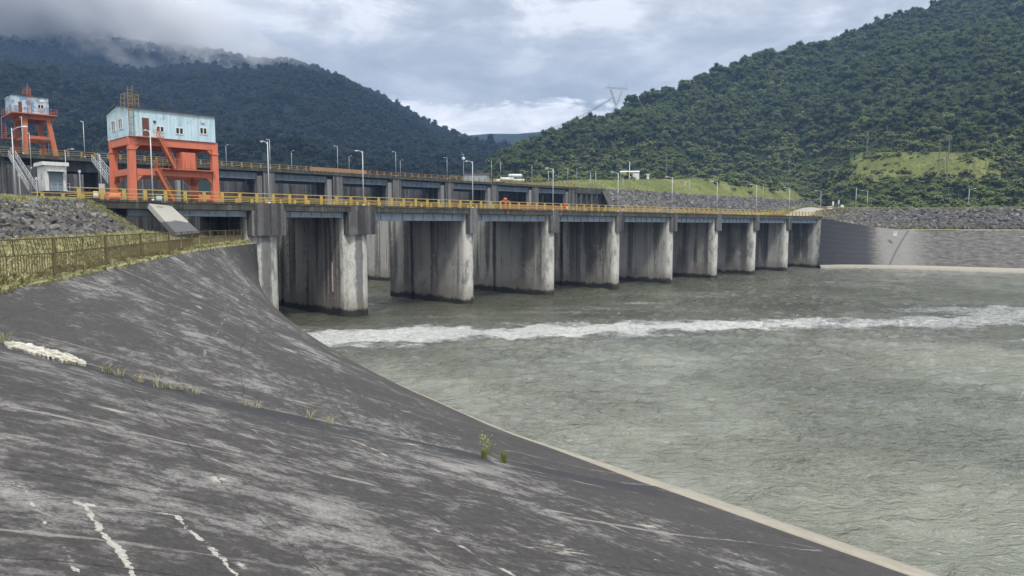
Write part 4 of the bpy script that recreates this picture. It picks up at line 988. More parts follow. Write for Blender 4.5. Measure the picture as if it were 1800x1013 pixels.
scatter('grass', TUFTS, cl, rng.uniform(.7, 1.5, 1500), np.stack([np.zeros(1500), np.zeros(1500), rng.uniform(0, 6.28, 1500)], -1), rng.integers(0, 5, 1500), 'bright grass of the clearing on the wooded slope', 'grass')
gm_ = on_grid(PM, 5500, (0, 1), (0, .75))
scatter('grass', TUFTS, gm_, rng.uniform(.6, 1.3, 5500), np.stack([np.zeros(5500), np.zeros(5500), rng.uniform(0, 6.28, 5500)], -1), rng.integers(0, 5, 5500), 'bright tall grass on the mound behind the rock embankment', 'grass')
# scrub on the mound and along the road
nb_ = 0
for (pxv, v0, sc_, lb) in [(1262,.45,.52,'rounded pale green bush on the grassy mound beside the middle of the embankment'),(1290,.3,.5,'olive bush in the dip of the grassy mound'),(1305,.5,.62,'large bushy tree at the right end of the grassy mound'),(1322,.22,.45,'low dark bush just above the embankment road'),(1345,.4,.66,'broad bush where the grassy mound meets the forest'),(1362,.3,.6,'dark bush nearest the right end of the mound'),(1380,.5,.75,'tall bush standing between mound and forest'),(1240,.6,.4,'small bush on top of the grassy mound')]:
    i = np.interp(pxv, np.linspace(840, 1540, 120), np.arange(120)); p = PM[int(i), int(v0*14)]
    place_tree(4+nb_ % 3, (p[0], p[1], p[2]-3.2*sc_), sc_*1.1, lb, 'bushes on the grassy mound'); nb_ += 1
n = 900; sp = on_grid(PRG, n, (.38, 1), (.12, .5)); stuff_trees('undergrowth', FOREST, sp-np.array([0, 0, 1.6]), rng.uniform(.3, .6, n), rng.integers(4, 7, n), 'low olive undergrowth on the flat behind the right bank road', 'undergrowth')
n = 700; sp = np.vstack([on_grid(PM, n, (.0, 1), (.66, 1.)), on_grid(PM, 260, (.6, 1), (.35, .8))]); n = len(sp); stuff_trees('undergrowth', FOREST, sp-np.array([0, 0, 1.8]), rng.uniform(.35, .9, n), rng.integers(3, 7, n), 'scrub along the back of the grassy mound', 'undergrowth')
# bare pale trunks standing out of the scrub
for (bx, by, ty, lb) in [(1524,262,232,'thin bare pale tree trunk left of the clearing'),(1668,262,238,'leaning bare pale trunk above the clearing'),(1652,276,248,'bare pale trunk right behind the clearing'),(1665,300,270,'bare pale trunk at the right rim of the clearing'),(1171,303,268,'tall bare pole-like trunk rising from the trees behind the white building'),(1387,318,286,'bare pale trunk low on the slope above the bridge end')]:
    ii = np.interp(bx, PHX, np.arange(len(PHX))); c_ = PH[int(ii)]; _, yy, _ = project(c_[:56]); k = int(np.interp(-by, -yy, np.arange(56))); Z = max(c_[k, 1]-14, 300)
    p = atY(bx, by, Z); h = (by-ty)*Z/1250
    e = empty('bare_tree', (p[0], p[1], p[2]-6), 0, lb, 'dead tree', 'bare trunks on the slope')
    b = MB().tube([(0,0,0),(.1,.1,h*.5),(.5*(by % 3-1),0,h+6)], .34, 6, .16); b.build('trunk', M['bark'], e)
    b = MB()
    for q in range(6): a = q*1.3; z_ = h+6-q*.9; b.tube([(.4*(by % 3-1),0,z_),(math.cos(a)*1.6,math.sin(a)*1.6,z_+1.2)], .09, 5, .04)
    b.build('bare_branches', M['bark'], e)

# ------------------------------------------------------------------ haze and the cloud lying on the mountain
def volmat(name, dens, colr, aniso=.1):
    m = bpy.data.materials.new(name); m.use_nodes = True; t = NT(m.node_tree)
    for n_ in list(t.n): t.n.remove(n_)
    v = t.new('ShaderNodeVolumePrincipled', {'Density': dens, 'Color': (*colr, 1), 'Anisotropy': aniso}); o = t.new('ShaderNodeOutputMaterial'); t.l.new(v.outputs[0], o.inputs['Volume']); return m
hz = MB().box(-3300, 3300, -950, 2550, -5, 500).build('haze', volmat('haze', .00031, (.22, .35, .60))); tag(hz, 'thin blue valley haze', 'haze', None, 'stuff')
CM = volmat('low_cloud', .011, (.975, .985, 1.), .1)
_t = NT(CM.node_tree); _v = [n_ for n_ in _t.n if n_.type == 'PRINCIPLED_VOLUME'][0]
_p = _t.vm('MULTIPLY', pos(_t), (1., .8, 1.3)); _n = _t.noise(_p, .0085, 6, .62, .3); _z = _t.sep(pos(_t))[2]
_t.put(_v.inputs['Density'], _t.m('MULTIPLY', _t.step(_t.m('ADD', _n, _t.m('MULTIPLY', _t.m('SUBTRACT', _z, 320.), .0011)), .38, .62), _t.m('MULTIPLY', _t.step(_t.sep(pos(_t))[0], -260., -620.), .030)))
def cloud():
    # one closed lumpy blanket lying on the mountain's upper slope
    pxs = [-300, 0, 60, 130, 200, 260, 320, 345, 380, 430, 480, 520, 560]; yb = [92, 90, 100, 112, 118, 130, 142, 150, 136, 130, 134, 132, 132]
    n1, n2 = 90, 40; V = []; 
    P = np.zeros((n1, n2, 3))
    for i, pxv in enumerate(np.linspace(-420, 600, n1)):
        y0 = np.interp(pxv, pxs, yb)+7*fbm(np.array(pxv*.02), np.array(1.), 4); a = (pxv-900)/1252.
        Zm = np.interp(pxv, [-300, 600], [1180, 1140]); thin = np.clip((600-pxv)/420, .03, 1)**.8*np.clip((pxv+420)/60, .04, 1)
        zb = EYE+(397-y0)*(Zm)/1250
        for j in range(n2):
            th = 2*math.pi*j/n2; cz = math.cos(th); sz = math.sin(th)
            rad = 1+.0*th
            yy = Zm+60+ (170*cz)*thin; zz = zb+75*thin+ (75+ (45 if sz > 0 else 0))*thin*(sz if sz > 0 else sz)
            w = fbm(np.array(pxv*.018+cz*1.3), np.array(sz*1.4+5), 4)*26*thin
            P[i, j] = (a*yy, yy, zz+w)
    me = bpy.data.meshes.new('low_cloud'); b = MB(); b.v = [tuple(p) for p in P.reshape(-1, 3)]
    for i in range(n1-1):
        for j in range(n2): b.f.append((i*n2+j, i*n2+(j+1) % n2, (i+1)*n2+(j+1) % n2, (i+1)*n2+j)); b.mi.append(0)
    b.f.append(tuple(range(n2-1, -1, -1))); b.f.append(tuple((n1-1)*n2+j for j in range(n2))); b.mi += [0, 0]
    o = b.build('low_cloud', CM); tag(o, 'low grey cloud lying over the top of the left mountain', 'cloud', None, 'stuff')
cloud()
# ------------------------------------------------------------------ street lamps
def lamp_meshes(h, r0=.085):
    p = MB(); p.tube([(0,0,0),(0,0,h*.5),(0,0,h)], r0, 8, r0*.6); p.tube([(0,0,0),(0,0,.35)], r0*1.7, 8)
    a = MB().tube([(0,0,h-.35),(.35,0,h-.05),(.8,0,h+.08),(1.05,0,h+.1)], .04, 6)
    hd = MB(); hd.ellip((1.42,0,h+.12), (.42,.15,.09), 10, 6)
    g = MB(); g.ellip((1.48,0,h+.06), (.28,.11,.07), 8, 5)
    return [(p.mesh('pole', M['galv'], True), 'pole'), (a.mesh('arm', M['galv'], True), 'arm'), (hd.mesh('lamp_head', M['white'], True), 'lamp_head'), (g.mesh('lamp_glass', M['lamp'], True), 'lamp_glass')]
LMP = lamp_meshes(7.4)
def lamp(p, h, yaw, label, group, double=False, plain=False, r=1.):
    e = empty('utility_pole' if plain else 'street_lamp', p, yaw, label, 'pole' if plain else 'street lamp', group); s = h/7.4; e.scale = (s*r, s*r, s)
    heads = [0] if not plain else []
    if double: heads = [0, math.pi]
    o = bpy.data.objects.new('pole', LMP[0][0]); col.objects.link(o); o.parent = e
    for a in heads:
        for me, nm in LMP[1:3]:
            o = bpy.data.objects.new(nm, me); col.objects.link(o); o.parent = e; o.rotation_euler = (0, 0, a)
            if nm == 'lamp_head': g = bpy.data.objects.new('lamp_glass', LMP[3][0]); col.objects.link(g); g.parent = o
    return e
UPS = math.atan2(-DX[1], -DX[0])
NEAR = [(269,351,233,'lamp standing in front of the orange hoist building at the bridge railing'),(473,344,252,'lamp over the leftmost bridge pier, in front of the high dam'),
 (639,360,268,'lamp over the second wide-capped bridge pier'),(831,359,286,'lamp over the first narrow bridge pier, right of the wide-capped ones'),(972,362,298,'bridge lamp just left of the red equipment on the deck'),
 (1086,366,305,'bridge lamp in front of the white building on the far bank'),(1181,368,313,'bridge lamp above the fourth narrow pier'),(1260,369,321,'bridge lamp above the fifth narrow pier, third from the far end'),
 (1329,371,326,'bridge lamp above the sixth narrow pier, second from the last pier'),(1387,373,331,'bridge lamp above the last pier before the right abutment'),(1442,375,337,'lamp at the far right end of the bridge beside the road')]
for px_, yb_, yt_, lb in NEAR:
    p = online(px_, C0+.12-.0, yb_); h = 12+(397-yt_)*p[1]/1250-14.6
    lamp((p[0], p[1], 14.42), h+.2, UPS, lb, 'street lamps along the bridge railing')
FARL = [(149,271,217,1,'lamp alone against the mountain left of the orange hoist building'),(398,287,258,0,'short lamp on the high deck right beside the hoist building'),(475,292,248,1,'high deck lamp just behind the leftmost bridge lamp'),
 (513,300,268,0,'high deck lamp with its head to the right, second right of the hoist building'),(594,304,259,1,'lamp beside the orange netting on the high deck'),(614,302,277,0,'small lamp on the far side of the deck behind the orange netting'),
 (696,310,269,1,'tall lamp of the close pair on the high deck'),(704,312,284,0,'small lamp of the close pair on the high deck'),(786,316,279,1,'high deck lamp left of the dish antenna'),(864,317,285,1,'high deck lamp between the red-roofed shed and the white tanks'),
 (935,324,292,1,'high deck lamp right of the white tanks'),(998,328,297,1,'lamp at the right end of the high deck'),(41,264,209,1,'lamp on the high deck in front of the orange gantry'),(86,264,234,2,'double-headed lamp between the legs of the orange gantry')]
for px_, yb_, yt_, sd, lb in FARL:
    p = online(px_, C0+OF+(.35 if sd == 1 else -8.8), yb_); h = 12+(397-yt_)*p[1]/1250-25.3
    lamp((p[0], p[1], 25.28), h, UPS if sd else UPS+math.pi, lb, 'street lamps along the high dam deck', double=(sd == 2))
EMB = [(1038,336,307,1,'lamp at the left start of the embankment road'),(1047,336,304,3,'plain pole next to the first embankment lamp'),(1095,341,317,3,'short plain pole left of the white building'),(1106,341,290,3,'tall thin pole in front of the white building'),
 (1204,344,321,3,'left pole of the pair on the embankment before the mound'),(1211,344,321,3,'right pole of the pair on the embankment before the mound'),(1341,354,329,3,'short pole toward the right end of the embankment')]
for px_, yb_, yt_, sd, lb in EMB:
    p = online(px_, C0+OF-2, yb_); h = (yb_-yt_)*p[1]/1250
    lamp((p[0], p[1], 25.2), h, UPS, lb, 'poles along the embankment road', plain=(sd == 3), r=1.5)
BACK = [(982,318,304,28,0,'small lamp behind the right end of the high deck'),(964,330,302,27,0,'lamp rising from behind the high deck left of its end'),(1014,318,296,30,0,'lamp by the start of the grassy mound'),(880,311,285,27,3,'plain pole between the red-roofed shed and the tanks'),
 (1504,366,331,17,3,'plain white pole at the junction of the right bank road'),(1524,367,336,17,1,'lamp just right of the road junction on the right bank'),(1702,368,333,17,0,'lamp alone far along the right bank road')]
for px_, yb_, yt_, zb_, sd, lb in BACK:
    Z = (zb_-12)*1250/(397-yb_) if zb_ > 20 else 250.
    p = atY(px_, yb_, Z); lamp((p[0], p[1], p[2]-.3), (yb_-yt_)*Z/1250+.3, UPS if sd else 0, lb, 'poles on the far banks', plain=(sd == 3), r=1.4)
for px_, yb_, yt_, Z, yaw, lb in [(28,351,228,64,0,'white lamp at the left edge of the photo standing on the bank'),(55,294,236,118,UPS,'thin lamp beside the steps, left of the white hut'),(118,334,265,101,0,'lamp with its head to the right, in front of the white hut'),
        (179,345,273,98,UPS,'lamp between the white hut and the hoist building')]:
    p = atY(px_, yb_, Z); lamp((p[0], p[1], p[2]-.3), (yb_-yt_)*Z/1250+.3, yaw, lb, 'lamps on the left bank', r=.9)

# ------------------------------------------------------------------ hoist building (blue cabin on orange frame)
def front_s(px, c, p0): p = online(px, c); return float((p-p0)@UX)
cF = C0-8.0; p0 = online(236, cF); L = front_s(379.5, cF, p0)
hb = empty('hoist_building', (p0[0], p0[1], 14.4), ANG, 'large pale blue metal cabin on a bright orange portal frame at the bridge end', 'hoist building')
D = 6.4                                         # local: x downstream (towards us), y along the dam, frame spans x -D..0
def part(mb, nm, m, par=None, smooth=False): return mb.build(nm, m, par or hb, smooth=smooth)
for x, y in ((0, 0), (0, L), (-D, 0), (-D, L)):
    dx = -.0; b = MB().taper((x, y+(-.15 if y == 0 else .0), -.6), (x, y, 6.7), .82, .68); b.box(x-.42, x+.42, y-.42, y+.42, 6.15, 6.35)
    part(b, 'leg', M['orange'])
for x in (0, -D): part(MB().box(x-.26, x+.26, -.4, L+.4, 6.72, 7.6), 'top_beam', M['orange'])
for y in (0, L): part(MB().box(-D+.31, -.31, y-.3, y+.3, 6.72, 7.55), 'top_beam', M['orange'])
def knee(b, x, y, sy, z, s=.7, ax='y'):
    if ax == 'y': b.prism([(x-.2, y), (x+.2, y), (x+.2, y+sy*.01), (x-.2, y+sy*.01)], z, z) if False else b.add([(x-.2,y,z),(x+.2,y,z),(x-.2,y+sy*s,z),(x+.2,y+sy*s,z),(x-.2,y,z-s),(x+.2,y,z-s)], [(0,1,3,2),(0,2,4),(1,5,3),(2,3,5,4),(0,4,5,1)])
    else: b.add([(x,y-.2,z),(x,y+.2,z),(x+sy*s,y-.2,z),(x+sy*s,y+.2,z),(x,y-.2,z-s),(x,y+.2,z-s)], [(0,1,3,2),(0,2,4),(1,5,3),(2,3,5,4),(0,4,5,1)])
for x in (0, -D):
    b = MB().box(x-.24, x+.24, .4, L-.4, 3.35, 4.05); knee(b, x, .42, 1, 3.36); knee(b, x, L-.42, -1, 3.36); knee(b, x, .4, 1, 6.66, .5); knee(b, x, L-.4, -1, 6.66, .5); part(b, 'mid_beam', M['orange'])
for y in (0, L):
    b = MB().box(-D+.4, -.4, y-.24, y+.24, 3.35, 4.05); knee(b, -.42, y, -1, 3.36, ax='x'); knee(b, -D+.42, y, 1, 3.36, ax='x'); knee(b, -.4, y, -1, 6.7, .6, 'x'); part(b, 'mid_beam', M['orange'])
part(MB().box(-1.8, .85, 2.3, L-.3, 4.07, 4.2), 'platform', M['orange_worn'])
yb_ = front_s(320, cF, p0); yb2 = front_s(344, cF, p0)
b = MB().box(-1.2, .5, yb_, yb2, 4.2, 6.2); b.box(.5, .54, yb_+.1, yb2-.1, 4.35, 6.05); part(b, 'equipment_box', M['orange'])
b = MB()
for q in range(7): y = 2.4+q*.62; b.bar((.82, y, 4.2), (.82, y, 5.3), .05)
b.bar((.82, 2.4, 5.3), (.82, yb_, 5.3), .05); b.bar((.82, 2.4, 4.75), (.82, yb_, 4.75), .05); part(b, 'platform_railing', M['orange_worn'])
def stairs(parent, a, bb, w, m, n=12, rail=.95, ax=(1, 0, 0)):
    a, bb, ax = Vector(a), Vector(bb), Vector(ax); st = MB()
    for sd in (0, w): st.bar(a+ax*sd, bb+ax*sd, .09, .22)
    for q in range(1, n): c = a.lerp(bb, q/n); st.bar(c, c+ax*w, .24, .05)
    s1 = st.build('stair_flight', m, parent); rl = MB()
    for sd in (0, w):
        rl.bar(a+ax*sd+Vector((0,0,rail)), bb+ax*sd+Vector((0,0,rail)), .05); rl.bar(a+ax*sd+Vector((0,0,rail*.5)), bb+ax*sd+Vector((0,0,rail*.5)), .04)
        for q in range(5): c = a.lerp(bb, q/4)+ax*sd; rl.bar(c, c+Vector((0,0,rail)), .05)
    rl.build('handrail', m, s1)
ya_, yc_ = front_s(281, cF+.9, p0), front_s(308, cF+.9, p0); stairs(hb, (.9, ya_, 7.6), (.9, yc_, 4.2), .7, M['orange_worn'])
ya_, yc_ = front_s(274, cF+.9, p0), front_s(304, cF+.9, p0); stairs(hb, (.9, ya_, 4.1), (.9, yc_, .3), .7, M['orange_worn'])
# cabin
hx0, hx1, hy0, hy1, hz0, hz1 = -D-.6, .42, front_s(232, C0-7.6, p0), front_s(383, C0-7.6, p0), 7.62, 10.72
xm = (hx0+hx1)/2; b = MB(); rg = hz1+.55
b.add([(hx0,hy0,hz0),(hx1,hy0,hz0),(hx1,hy1,hz0),(hx0,hy1,hz0),(hx0,hy0,hz1),(hx1,hy0,hz1),(hx1,hy1,hz1),(hx0,hy1,hz1),(xm,hy0,rg),(xm,hy1,rg)],
      [(0,3,2,1),(1,2,6,5),(3,0,4,7),(0,1,5,8,4),(2,3,7,9,6),(4,8,9,7),(5,6,9,8)])
cab = part(b, 'cabin', M['cabin'])
b = MB()
for sx, x in ((1, hx1), (-1, hx0)):
    e_ = x+sx*.22; b.add([(xm, hy0-.2, rg+.02), (e_, hy0-.2, hz1-.02), (e_, hy1+.2, hz1-.02), (xm, hy1+.2, rg+.02), (xm, hy0-.2, rg+.12), (e_, hy0-.2, hz1+.09), (e_, hy1+.2, hz1+.09), (xm, hy1+.2, rg+.12)], [(0,1,2,3),(7,6,5,4),(0,4,5,1),(1,5,6,2),(2,6,7,3)])
b.build('roof', M['roof'], cab)
def window(par, x, y0, y1, z0, z1, gable=False):
    f = MB(); g = MB()
    def bx(b, a0, a1, c0, c1, d0, d1): b.box(a0, a1, c0, c1, d0, d1) if not gable else b.box(c0, c1, -a1, -a0, d0, d1)
    xx = x if not gable else -x
    w = .1
    for (c0, c1, d0, d1) in ((y0, y1, z0, z0+w), (y0, y1, z1-w, z1), (y0, y0+w, z0+w, z1-w), (y1-w, y1, z0+w, z1-w), ((y0+y1)/2-.05, (y0+y1)/2+.05, z0+w, z1-w)): bx(f, xx+.003, xx+.07, c0, c1, d0, d1)
    bx(g, xx+.003, xx+.025, y0+w, y1-w, z0+w, z1-w)
    o = f.build('window', M['white'], par); g.build('pane', M['dark'], o); return o
zf = lambda y, px: 12+(397-y)*online(px, C0-7.6)[1]/1250-14.4
for a0, a1 in ((280, 294.5), (313.5, 328), (355.5, 369)):
    window(cab, hx1, front_s(a0, C0-7.6, p0), front_s(a1, C0-7.6, p0), zf(237, a0)+.1 if a0 < 300 else zf(240, a0)+.05, zf(224.5, a0) if a0 < 300 else zf(227, a0))
for x0_, x1_ in ((-5.3, -3.9), (-2.7, -1.4)): window(cab, hy0, x0_, x1_, 8.55, 9.75, True)
y0_, y1_ = front_s(256.5, C0-7.6, p0), front_s(268, C0-7.6, p0)
MB().box(hx1+.003, hx1+.06, y0_, y1_, 7.75, 9.75).build('door', M['door'], cab)
y0_, y1_ = front_s(358, C0-7.6, p0), front_s(364.5, C0-7.6, p0); MB().box(hx1+.003, hx1+.12, y0_, y1_, zf(220.5, 360), zf(214, 360)).build('floodlight', M['white'], cab)
MB().ellip((hx1+.1, front_s(278, C0-7.6, p0), zf(218, 278)), (.1,.14,.14)).build('wall_lamp', M['dark'], cab)
b = MB(); ly = front_s(233.5, C0-7.2, p0); ly2 = front_s(241.5, C0-7.2, p0); M['rustyellow'] = mat('rusty_yellow', _paint((.26, .20, .12), (.2, .1, .05), .6, 2.), .7)
for y in (ly, ly2): b.bar((.85, y, 7.6), (.85, y, 13.1 if y == ly2 else 12.9), .07)
for q in range(18): b.bar((.85, ly, 7.8+q*.28), (.85, ly2, 7.8+q*.28), .035)
for q in range(6): b.bar((1.2, ly+.1, 8.8+q*.75), (1.2, ly2-.1, 8.8+q*.75), .04); b.bar((.85, ly, 8.8+q*.75), (1.2, ly+.1, 8.8+q*.75), .04); b.bar((.85, ly2, 8.8+q*.75), (1.2, ly2-.1, 8.8+q*.75), .04)
part(b, 'caged_ladder', M['rustyellow'])
b = MB()
for y in (ly-.2, ly2+.8): 
    for x in (.3, -.9): b.bar((x, y, 10.7), (x, y, 12.3), .06)
for z in (11.3, 11.8, 12.25):
    for x in (.3, -.9): b.bar((x, ly-.2, z), (x, ly2+.8, z), .05)
    for y in (ly-.2, ly2+.8): b.bar((.3, y, z), (-.9, y, z), .05)
part(b, 'roof_railing', M['rustyellow'])
b = MB().box(.4, 1.1, hy0+.7, front_s(281, cF, p0)+.3, 7.5, 7.6)
for y in np.linspace(hy0+.9, ya_, 4): pass
part(b, 'landing', M['orange_worn'])
# winches and small machinery between the legs and on the deck
def machine(name, x, y, z, s, m, label, cat, kind=0):
    e = empty(name, loc(x, y, z), ANG, label, cat)
    b = MB().box(-.5*s, .5*s, -.45*s, .45*s, 0, .18*s); b.build('base', M['steelgrey'], e)
    b = MB()
    if kind == 0: b.tube([(0,-.4*s,.55*s),(0,.4*s,.55*s)], .34*s, 12); b.box(-.3*s,.3*s,-.5*s,-.4*s,.18*s,.95*s); b.box(-.3*s,.3*s,.4*s,.5*s,.18*s,.95*s); b.build('drum', m, e)
    if kind == 1: b.taper((0,0,.18*s),(0,0,1.5*s),.5*s,.34*s); b.box(-.2*s,.2*s,-.75*s,.75*s,1.45*s,1.62*s); b.ellip((0,0,1.75*s),(.3*s,.3*s,.25*s)); b.build('post', m, e)
    if kind == 2: b.box(-.35*s,.35*s,-.4*s,.4*s,.18*s,1.1*s); b.ellip((0,0,1.25*s),(.3*s,.3*s,.3*s)); b.build('housing', m, e); MB().tube([(.36*s,0,.8*s),(.46*s,0,.8*s)],.28*s,10).build('handwheel', M['white'], e)
    MB().box(-.2*s,.2*s,.5*s,.72*s,.18*s,.6*s).build('motor', M['steelgrey'], e); return e
def decky(px, x): p = online(px, C0+x); return float((p-O)@UX)
machine('winch', -5.5, decky(222, -5.5)-1.2, 14.4, 1.3, M['orange'], 'orange winch between the left legs of the hoist building', 'winch')
machine('winch', -9, decky(360, -9), 14.4, 1.6, M['orange'], 'orange winch beside the right leg of the hoist building', 'winch')
machine('valve_hoist', -8, decky(888, -8), 14.4, 1.2, M['orange_worn'], 'orange post-shaped hoist with side arms on the bridge deck', 'hoist', 1)
machine('valve_hoist', -8, decky(944, -8), 14.4, 1.0, M['red'], 'red hoist with white wheel on the bridge deck, left of the lamp', 'hoist', 2)
machine('valve_hoist', -8, decky(965, -8), 14.4, .75, M['red'], 'low red hoist with white cap right beside the bridge lamp', 'hoist', 2)
machine('valve_hoist', -8, decky(994, -8), 14.4, 1.15, M['red'], 'tall red hoist on the bridge deck right of the lamp', 'hoist', 2)
e = empty('safety_barrier', loc(-7.6, decky(898, -7.6), 14.4), ANG, 'orange barrier netting stretched along the bridge deck between the red hoists', 'barrier')
b = MB(); Lb = decky(990, -7.6)-decky(898, -7.6)
for q in range(10): b.bar((0, Lb*q/9, 0), (0, Lb*q/9, 1.35), .07)
b.build('posts', M['rust_orange'], e); tag(e.children[0], kind=None); e.children[0].name = 'post_row'
nb2 = MB().box(.05, .08, 0, Lb, .35, 1.3); nb2.build('netting', mat('orange_netting', (.30, .14, .07), .8), e)

# ------------------------------------------------------------------ gantry on the high dam
cG = C0+OF-1.2; g0 = online(50.5, cG); Lg = front_s(103.5, cG, g0)
gt = empty('gantry', (g0[0], g0[1], ZF), ANG, 'orange four-legged gantry tower topped by a small white and blue cabin on the high dam', 'gantry crane')
Dg = 8.0; gz = 6.9
TopY = (.35, Lg-.9); TopX = (-.4, -Dg+.6)
for x, tx in ((0, TopX[0]), (-Dg, TopX[1])):
    for y, ty in ((0, TopY[0]), (Lg, TopY[1])):
        MB().taper((x, y, 0), (tx, ty, gz), .85, .72).build('leg', M['orange_worn'], gt)
for x, tx in ((0, TopX[0]), (-Dg, TopX[1])):
    b = MB().bar((x*.5+tx*.5, TopY[0]*.5+.3, 3.4), (x*.5+tx*.5, Lg*.5+TopY[1]*.5-.3, 3.4), .45, .6); b.build('cross_beam', M['orange_worn'], gt)
    MB().box(tx-.3, tx+.3, TopY[0]-.5, TopY[1]+.9, gz-.1, gz+.7).build('cross_beam', M['orange_worn'], gt)
for y, ty in ((0, TopY[0]), (Lg, TopY[1])):
    MB().bar((-.5, (y+ty)/2, 3.3), (-Dg+.5, (y+ty)/2, 3.3), .45, .6).build('cross_beam', M['orange_worn'], gt)
    MB().box(TopX[1]+.31, TopX[0]-.31, ty-.3, ty+.3, gz-.05, gz+.65).build('cross_beam', M['orange_worn'], gt)
gyl, gyr = front_s(27, cG, g0), front_s(108, cG, g0); gyl = -1.9
MB().box(-Dg-.4, .9, gyl, gyr, gz+.71, gz+.9).build('platform', M['orange_worn'], gt)
b = MB()
for y in np.linspace(gyl, gyr, 8): b.bar((.85, y, gz+.9), (.85, y, gz+1.95), .06)
for z in (gz+1.4, gz+1.95): b.bar((.85, gyl, z), (.85, -.6, z), .05); b.bar((.85, gyr-1.6, z), (.85, gyr, z), .05); b.bar((.85, gyl, z), (-Dg-.3, gyl, z), .05); b.bar((.85, gyr, z), (-Dg-.3, gyr, z), .05)
for x in np.linspace(-Dg, .8, 6): b.bar((x, gyl, gz+.9), (x, gyl, gz+1.95), .06); b.bar((x, gyr, gz+.9), (x, gyr, gz+1.95), .06)
b.build('platform_railing', M['orange_worn'], gt)
cy0, cy1 = -1.75, front_s(95.5, cG, g0); cx0, cx1 = -5.2, .1; c0z, c1z = gz+.92, gz+4.1
b = MB().box(cx0, cx1, cy0, cy1, c0z, c1z); gc = b.build('cabin', M['cabin2'], gt)
MB().add([(cx0-.2,cy0-.2,c1z+.35),(cx1+.2,cy0-.2,c1z+.05),(cx1+.2,cy1+.2,c1z-.0+.05),(cx0-.2,cy1+.2,c1z+.35),(cx0-.2,cy0-.2,c1z+.47),(cx1+.2,cy0-.2,c1z+.17),(cx1+.2,cy1+.2,c1z+.17),(cx0-.2,cy1+.2,c1z+.47)],[(0,3,2,1),(4,5,6,7),(0,1,5,4),(1,2,6,5),(2,3,7,6),(3,0,4,7)]).build('roof', M['roof'], gc)
window(gc, cx1, front_s(76, cG, g0), front_s(87, cG, g0), c0z+1.0, c0z+1.9)
MB().box(cx1+.003, cx1+.06, front_s(43, cG, g0), front_s(49, cG, g0), c0z+.02, c0z+2.).build('door', M['door'], gc)
y0_ = front_s(80, cG, g0); MB().box(cx1+.003, cx1+.12, y0_, y0_+.7, c1z-.9, c1z-.45).build('floodlight', M['white'], gc)
b = MB(); y0_ = front_s(61, cG, g0)
for dy in (-.3, .3): b.bar((.5, y0_+dy, gz+.9), (.5, y0_+dy, c1z+1.6), .07)
for q in range(14): b.bar((.5, y0_-.3, gz+1+q*.35), (.5, y0_+.3, gz+1+q*.35), .04)
for dy in (-.7, .5): b.bar((-.6, y0_+dy, c1z), (-.6, y0_+dy, c1z+1.2), .07)
b.bar((-.6, y0_-.7, c1z+1.2), (-.6, y0_+.5, c1z+1.2), .07); b.bar((-.6, y0_-.7, c1z+.7), (-.6, y0_+.5, c1z+.7), .06); b.bar((0, y0_, c1z), (0, y0_, c1z+2.3), .08)
b.build('caged_ladder', M['orange_worn'], gt)
stairs(gt, (-Dg-.6, -1.2, 6.9), (-Dg+2.2, -1.8, 3.5), .7, M['orange_worn'], 9, .9, (0, -1, 0))
MB().box(-Dg-.6, -Dg+3, -2.9, -.4, 3.35, 3.45).build('landing', M['orange_worn'], gt)

# ------------------------------------------------------------------ white hut, steps and boxes on the left bank
cH = float(np.array(atY(66+30, 330, 103)[:2])@DX); h0 = online(82, cH); Lh = float((online(119, cH)-h0)@UX)
zg = 12+(397-333)*103/1250
hut = empty('hut', (h0[0], h0[1], zg-.3), ANG, 'small white concrete hut with a grey roller door and flat roof below the high dam', 'hut')
wb = MB().box(-4.2, 0, 0, .5, 0, 3.6).box(-4.2, 0, Lh-.35, Lh, 0, 3.6).box(-4.2, -.01, .5, Lh-.35, 2.9, 3.6).box(-4.2, -3.9, .5, Lh-.35, 0, 2.9)
wb.build('wall', M['white'], hut)
MB().box(-4.5, .45, -.35, Lh+.35, 3.6, 4.1).build('roof', M['white'], hut)
MB().box(.01, .75, .25, Lh-.15, 2.75, 2.9).build('awning', M['white'], hut)
b = MB().box(-.5, -.42, .5, Lh-.35, 0, 2.9)
for q in range(14): b.box(-.42, -.38, .5, Lh-.35, q*.2+.02, q*.2+.12)
b.build('roller_door', M['shutter'], hut)
MB().box(-2.1, -1.3, -.04, -.003, 1.6, 2.5).build('window', M['shutter'], hut)
b = MB()
for y in np.linspace(-.2, Lh+.2, 5): b.bar((.9, y, 0), (.9, y, 1.1), .05)
b.bar((.9, -.2, 1.1), (.9, Lh+.2, 1.1), .05); b.bar((.9, -.2, .6), (.9, Lh+.2, .6), .04); b.build('guard_rail', M['galv'], hut)
def steps(name, pa, ya, pb, yb, Za, Zb, lb):
    a = atY(pa, ya, Za); c = atY(pb, yb, Zb); e = empty(name, tuple(a), 0, lb, 'steps')
    d = Vector(c-a); sd = Vector((d.y, -d.x, 0)).normalized()*.9
    fl = MB(); fl.bar(Vector((0,0,0)), d, .12, .3); fl.bar(sd, d+sd, .12, .3)
    n = 22
    for q in range(n): p = d*((q+.5)/n); fl.bar(p, p+sd, .3, .06)
    f_ = fl.build('stair_flight', M['midcon'], e)
    for s_ in (Vector((0,0,0)), sd):
        r = MB(); r.bar(s_+Vector((0,0,1)), d+s_+Vector((0,0,1)), .06); r.bar(s_+Vector((0,0,.55)), d+s_+Vector((0,0,.55)), .045)
        for q in range(8): p = d*(q/7)+s_; r.bar(p, p+Vector((0,0,1)), .05)
        r.build('handrail', M['galv'], e)
steps('stairway', 27, 276, 64, 335, 123, 100, 'long concrete steps with railings running down left of the white hut')
steps('stairway', 172, 283, 203, 322, 124, 98, 'concrete steps with railings descending to the hoist building')
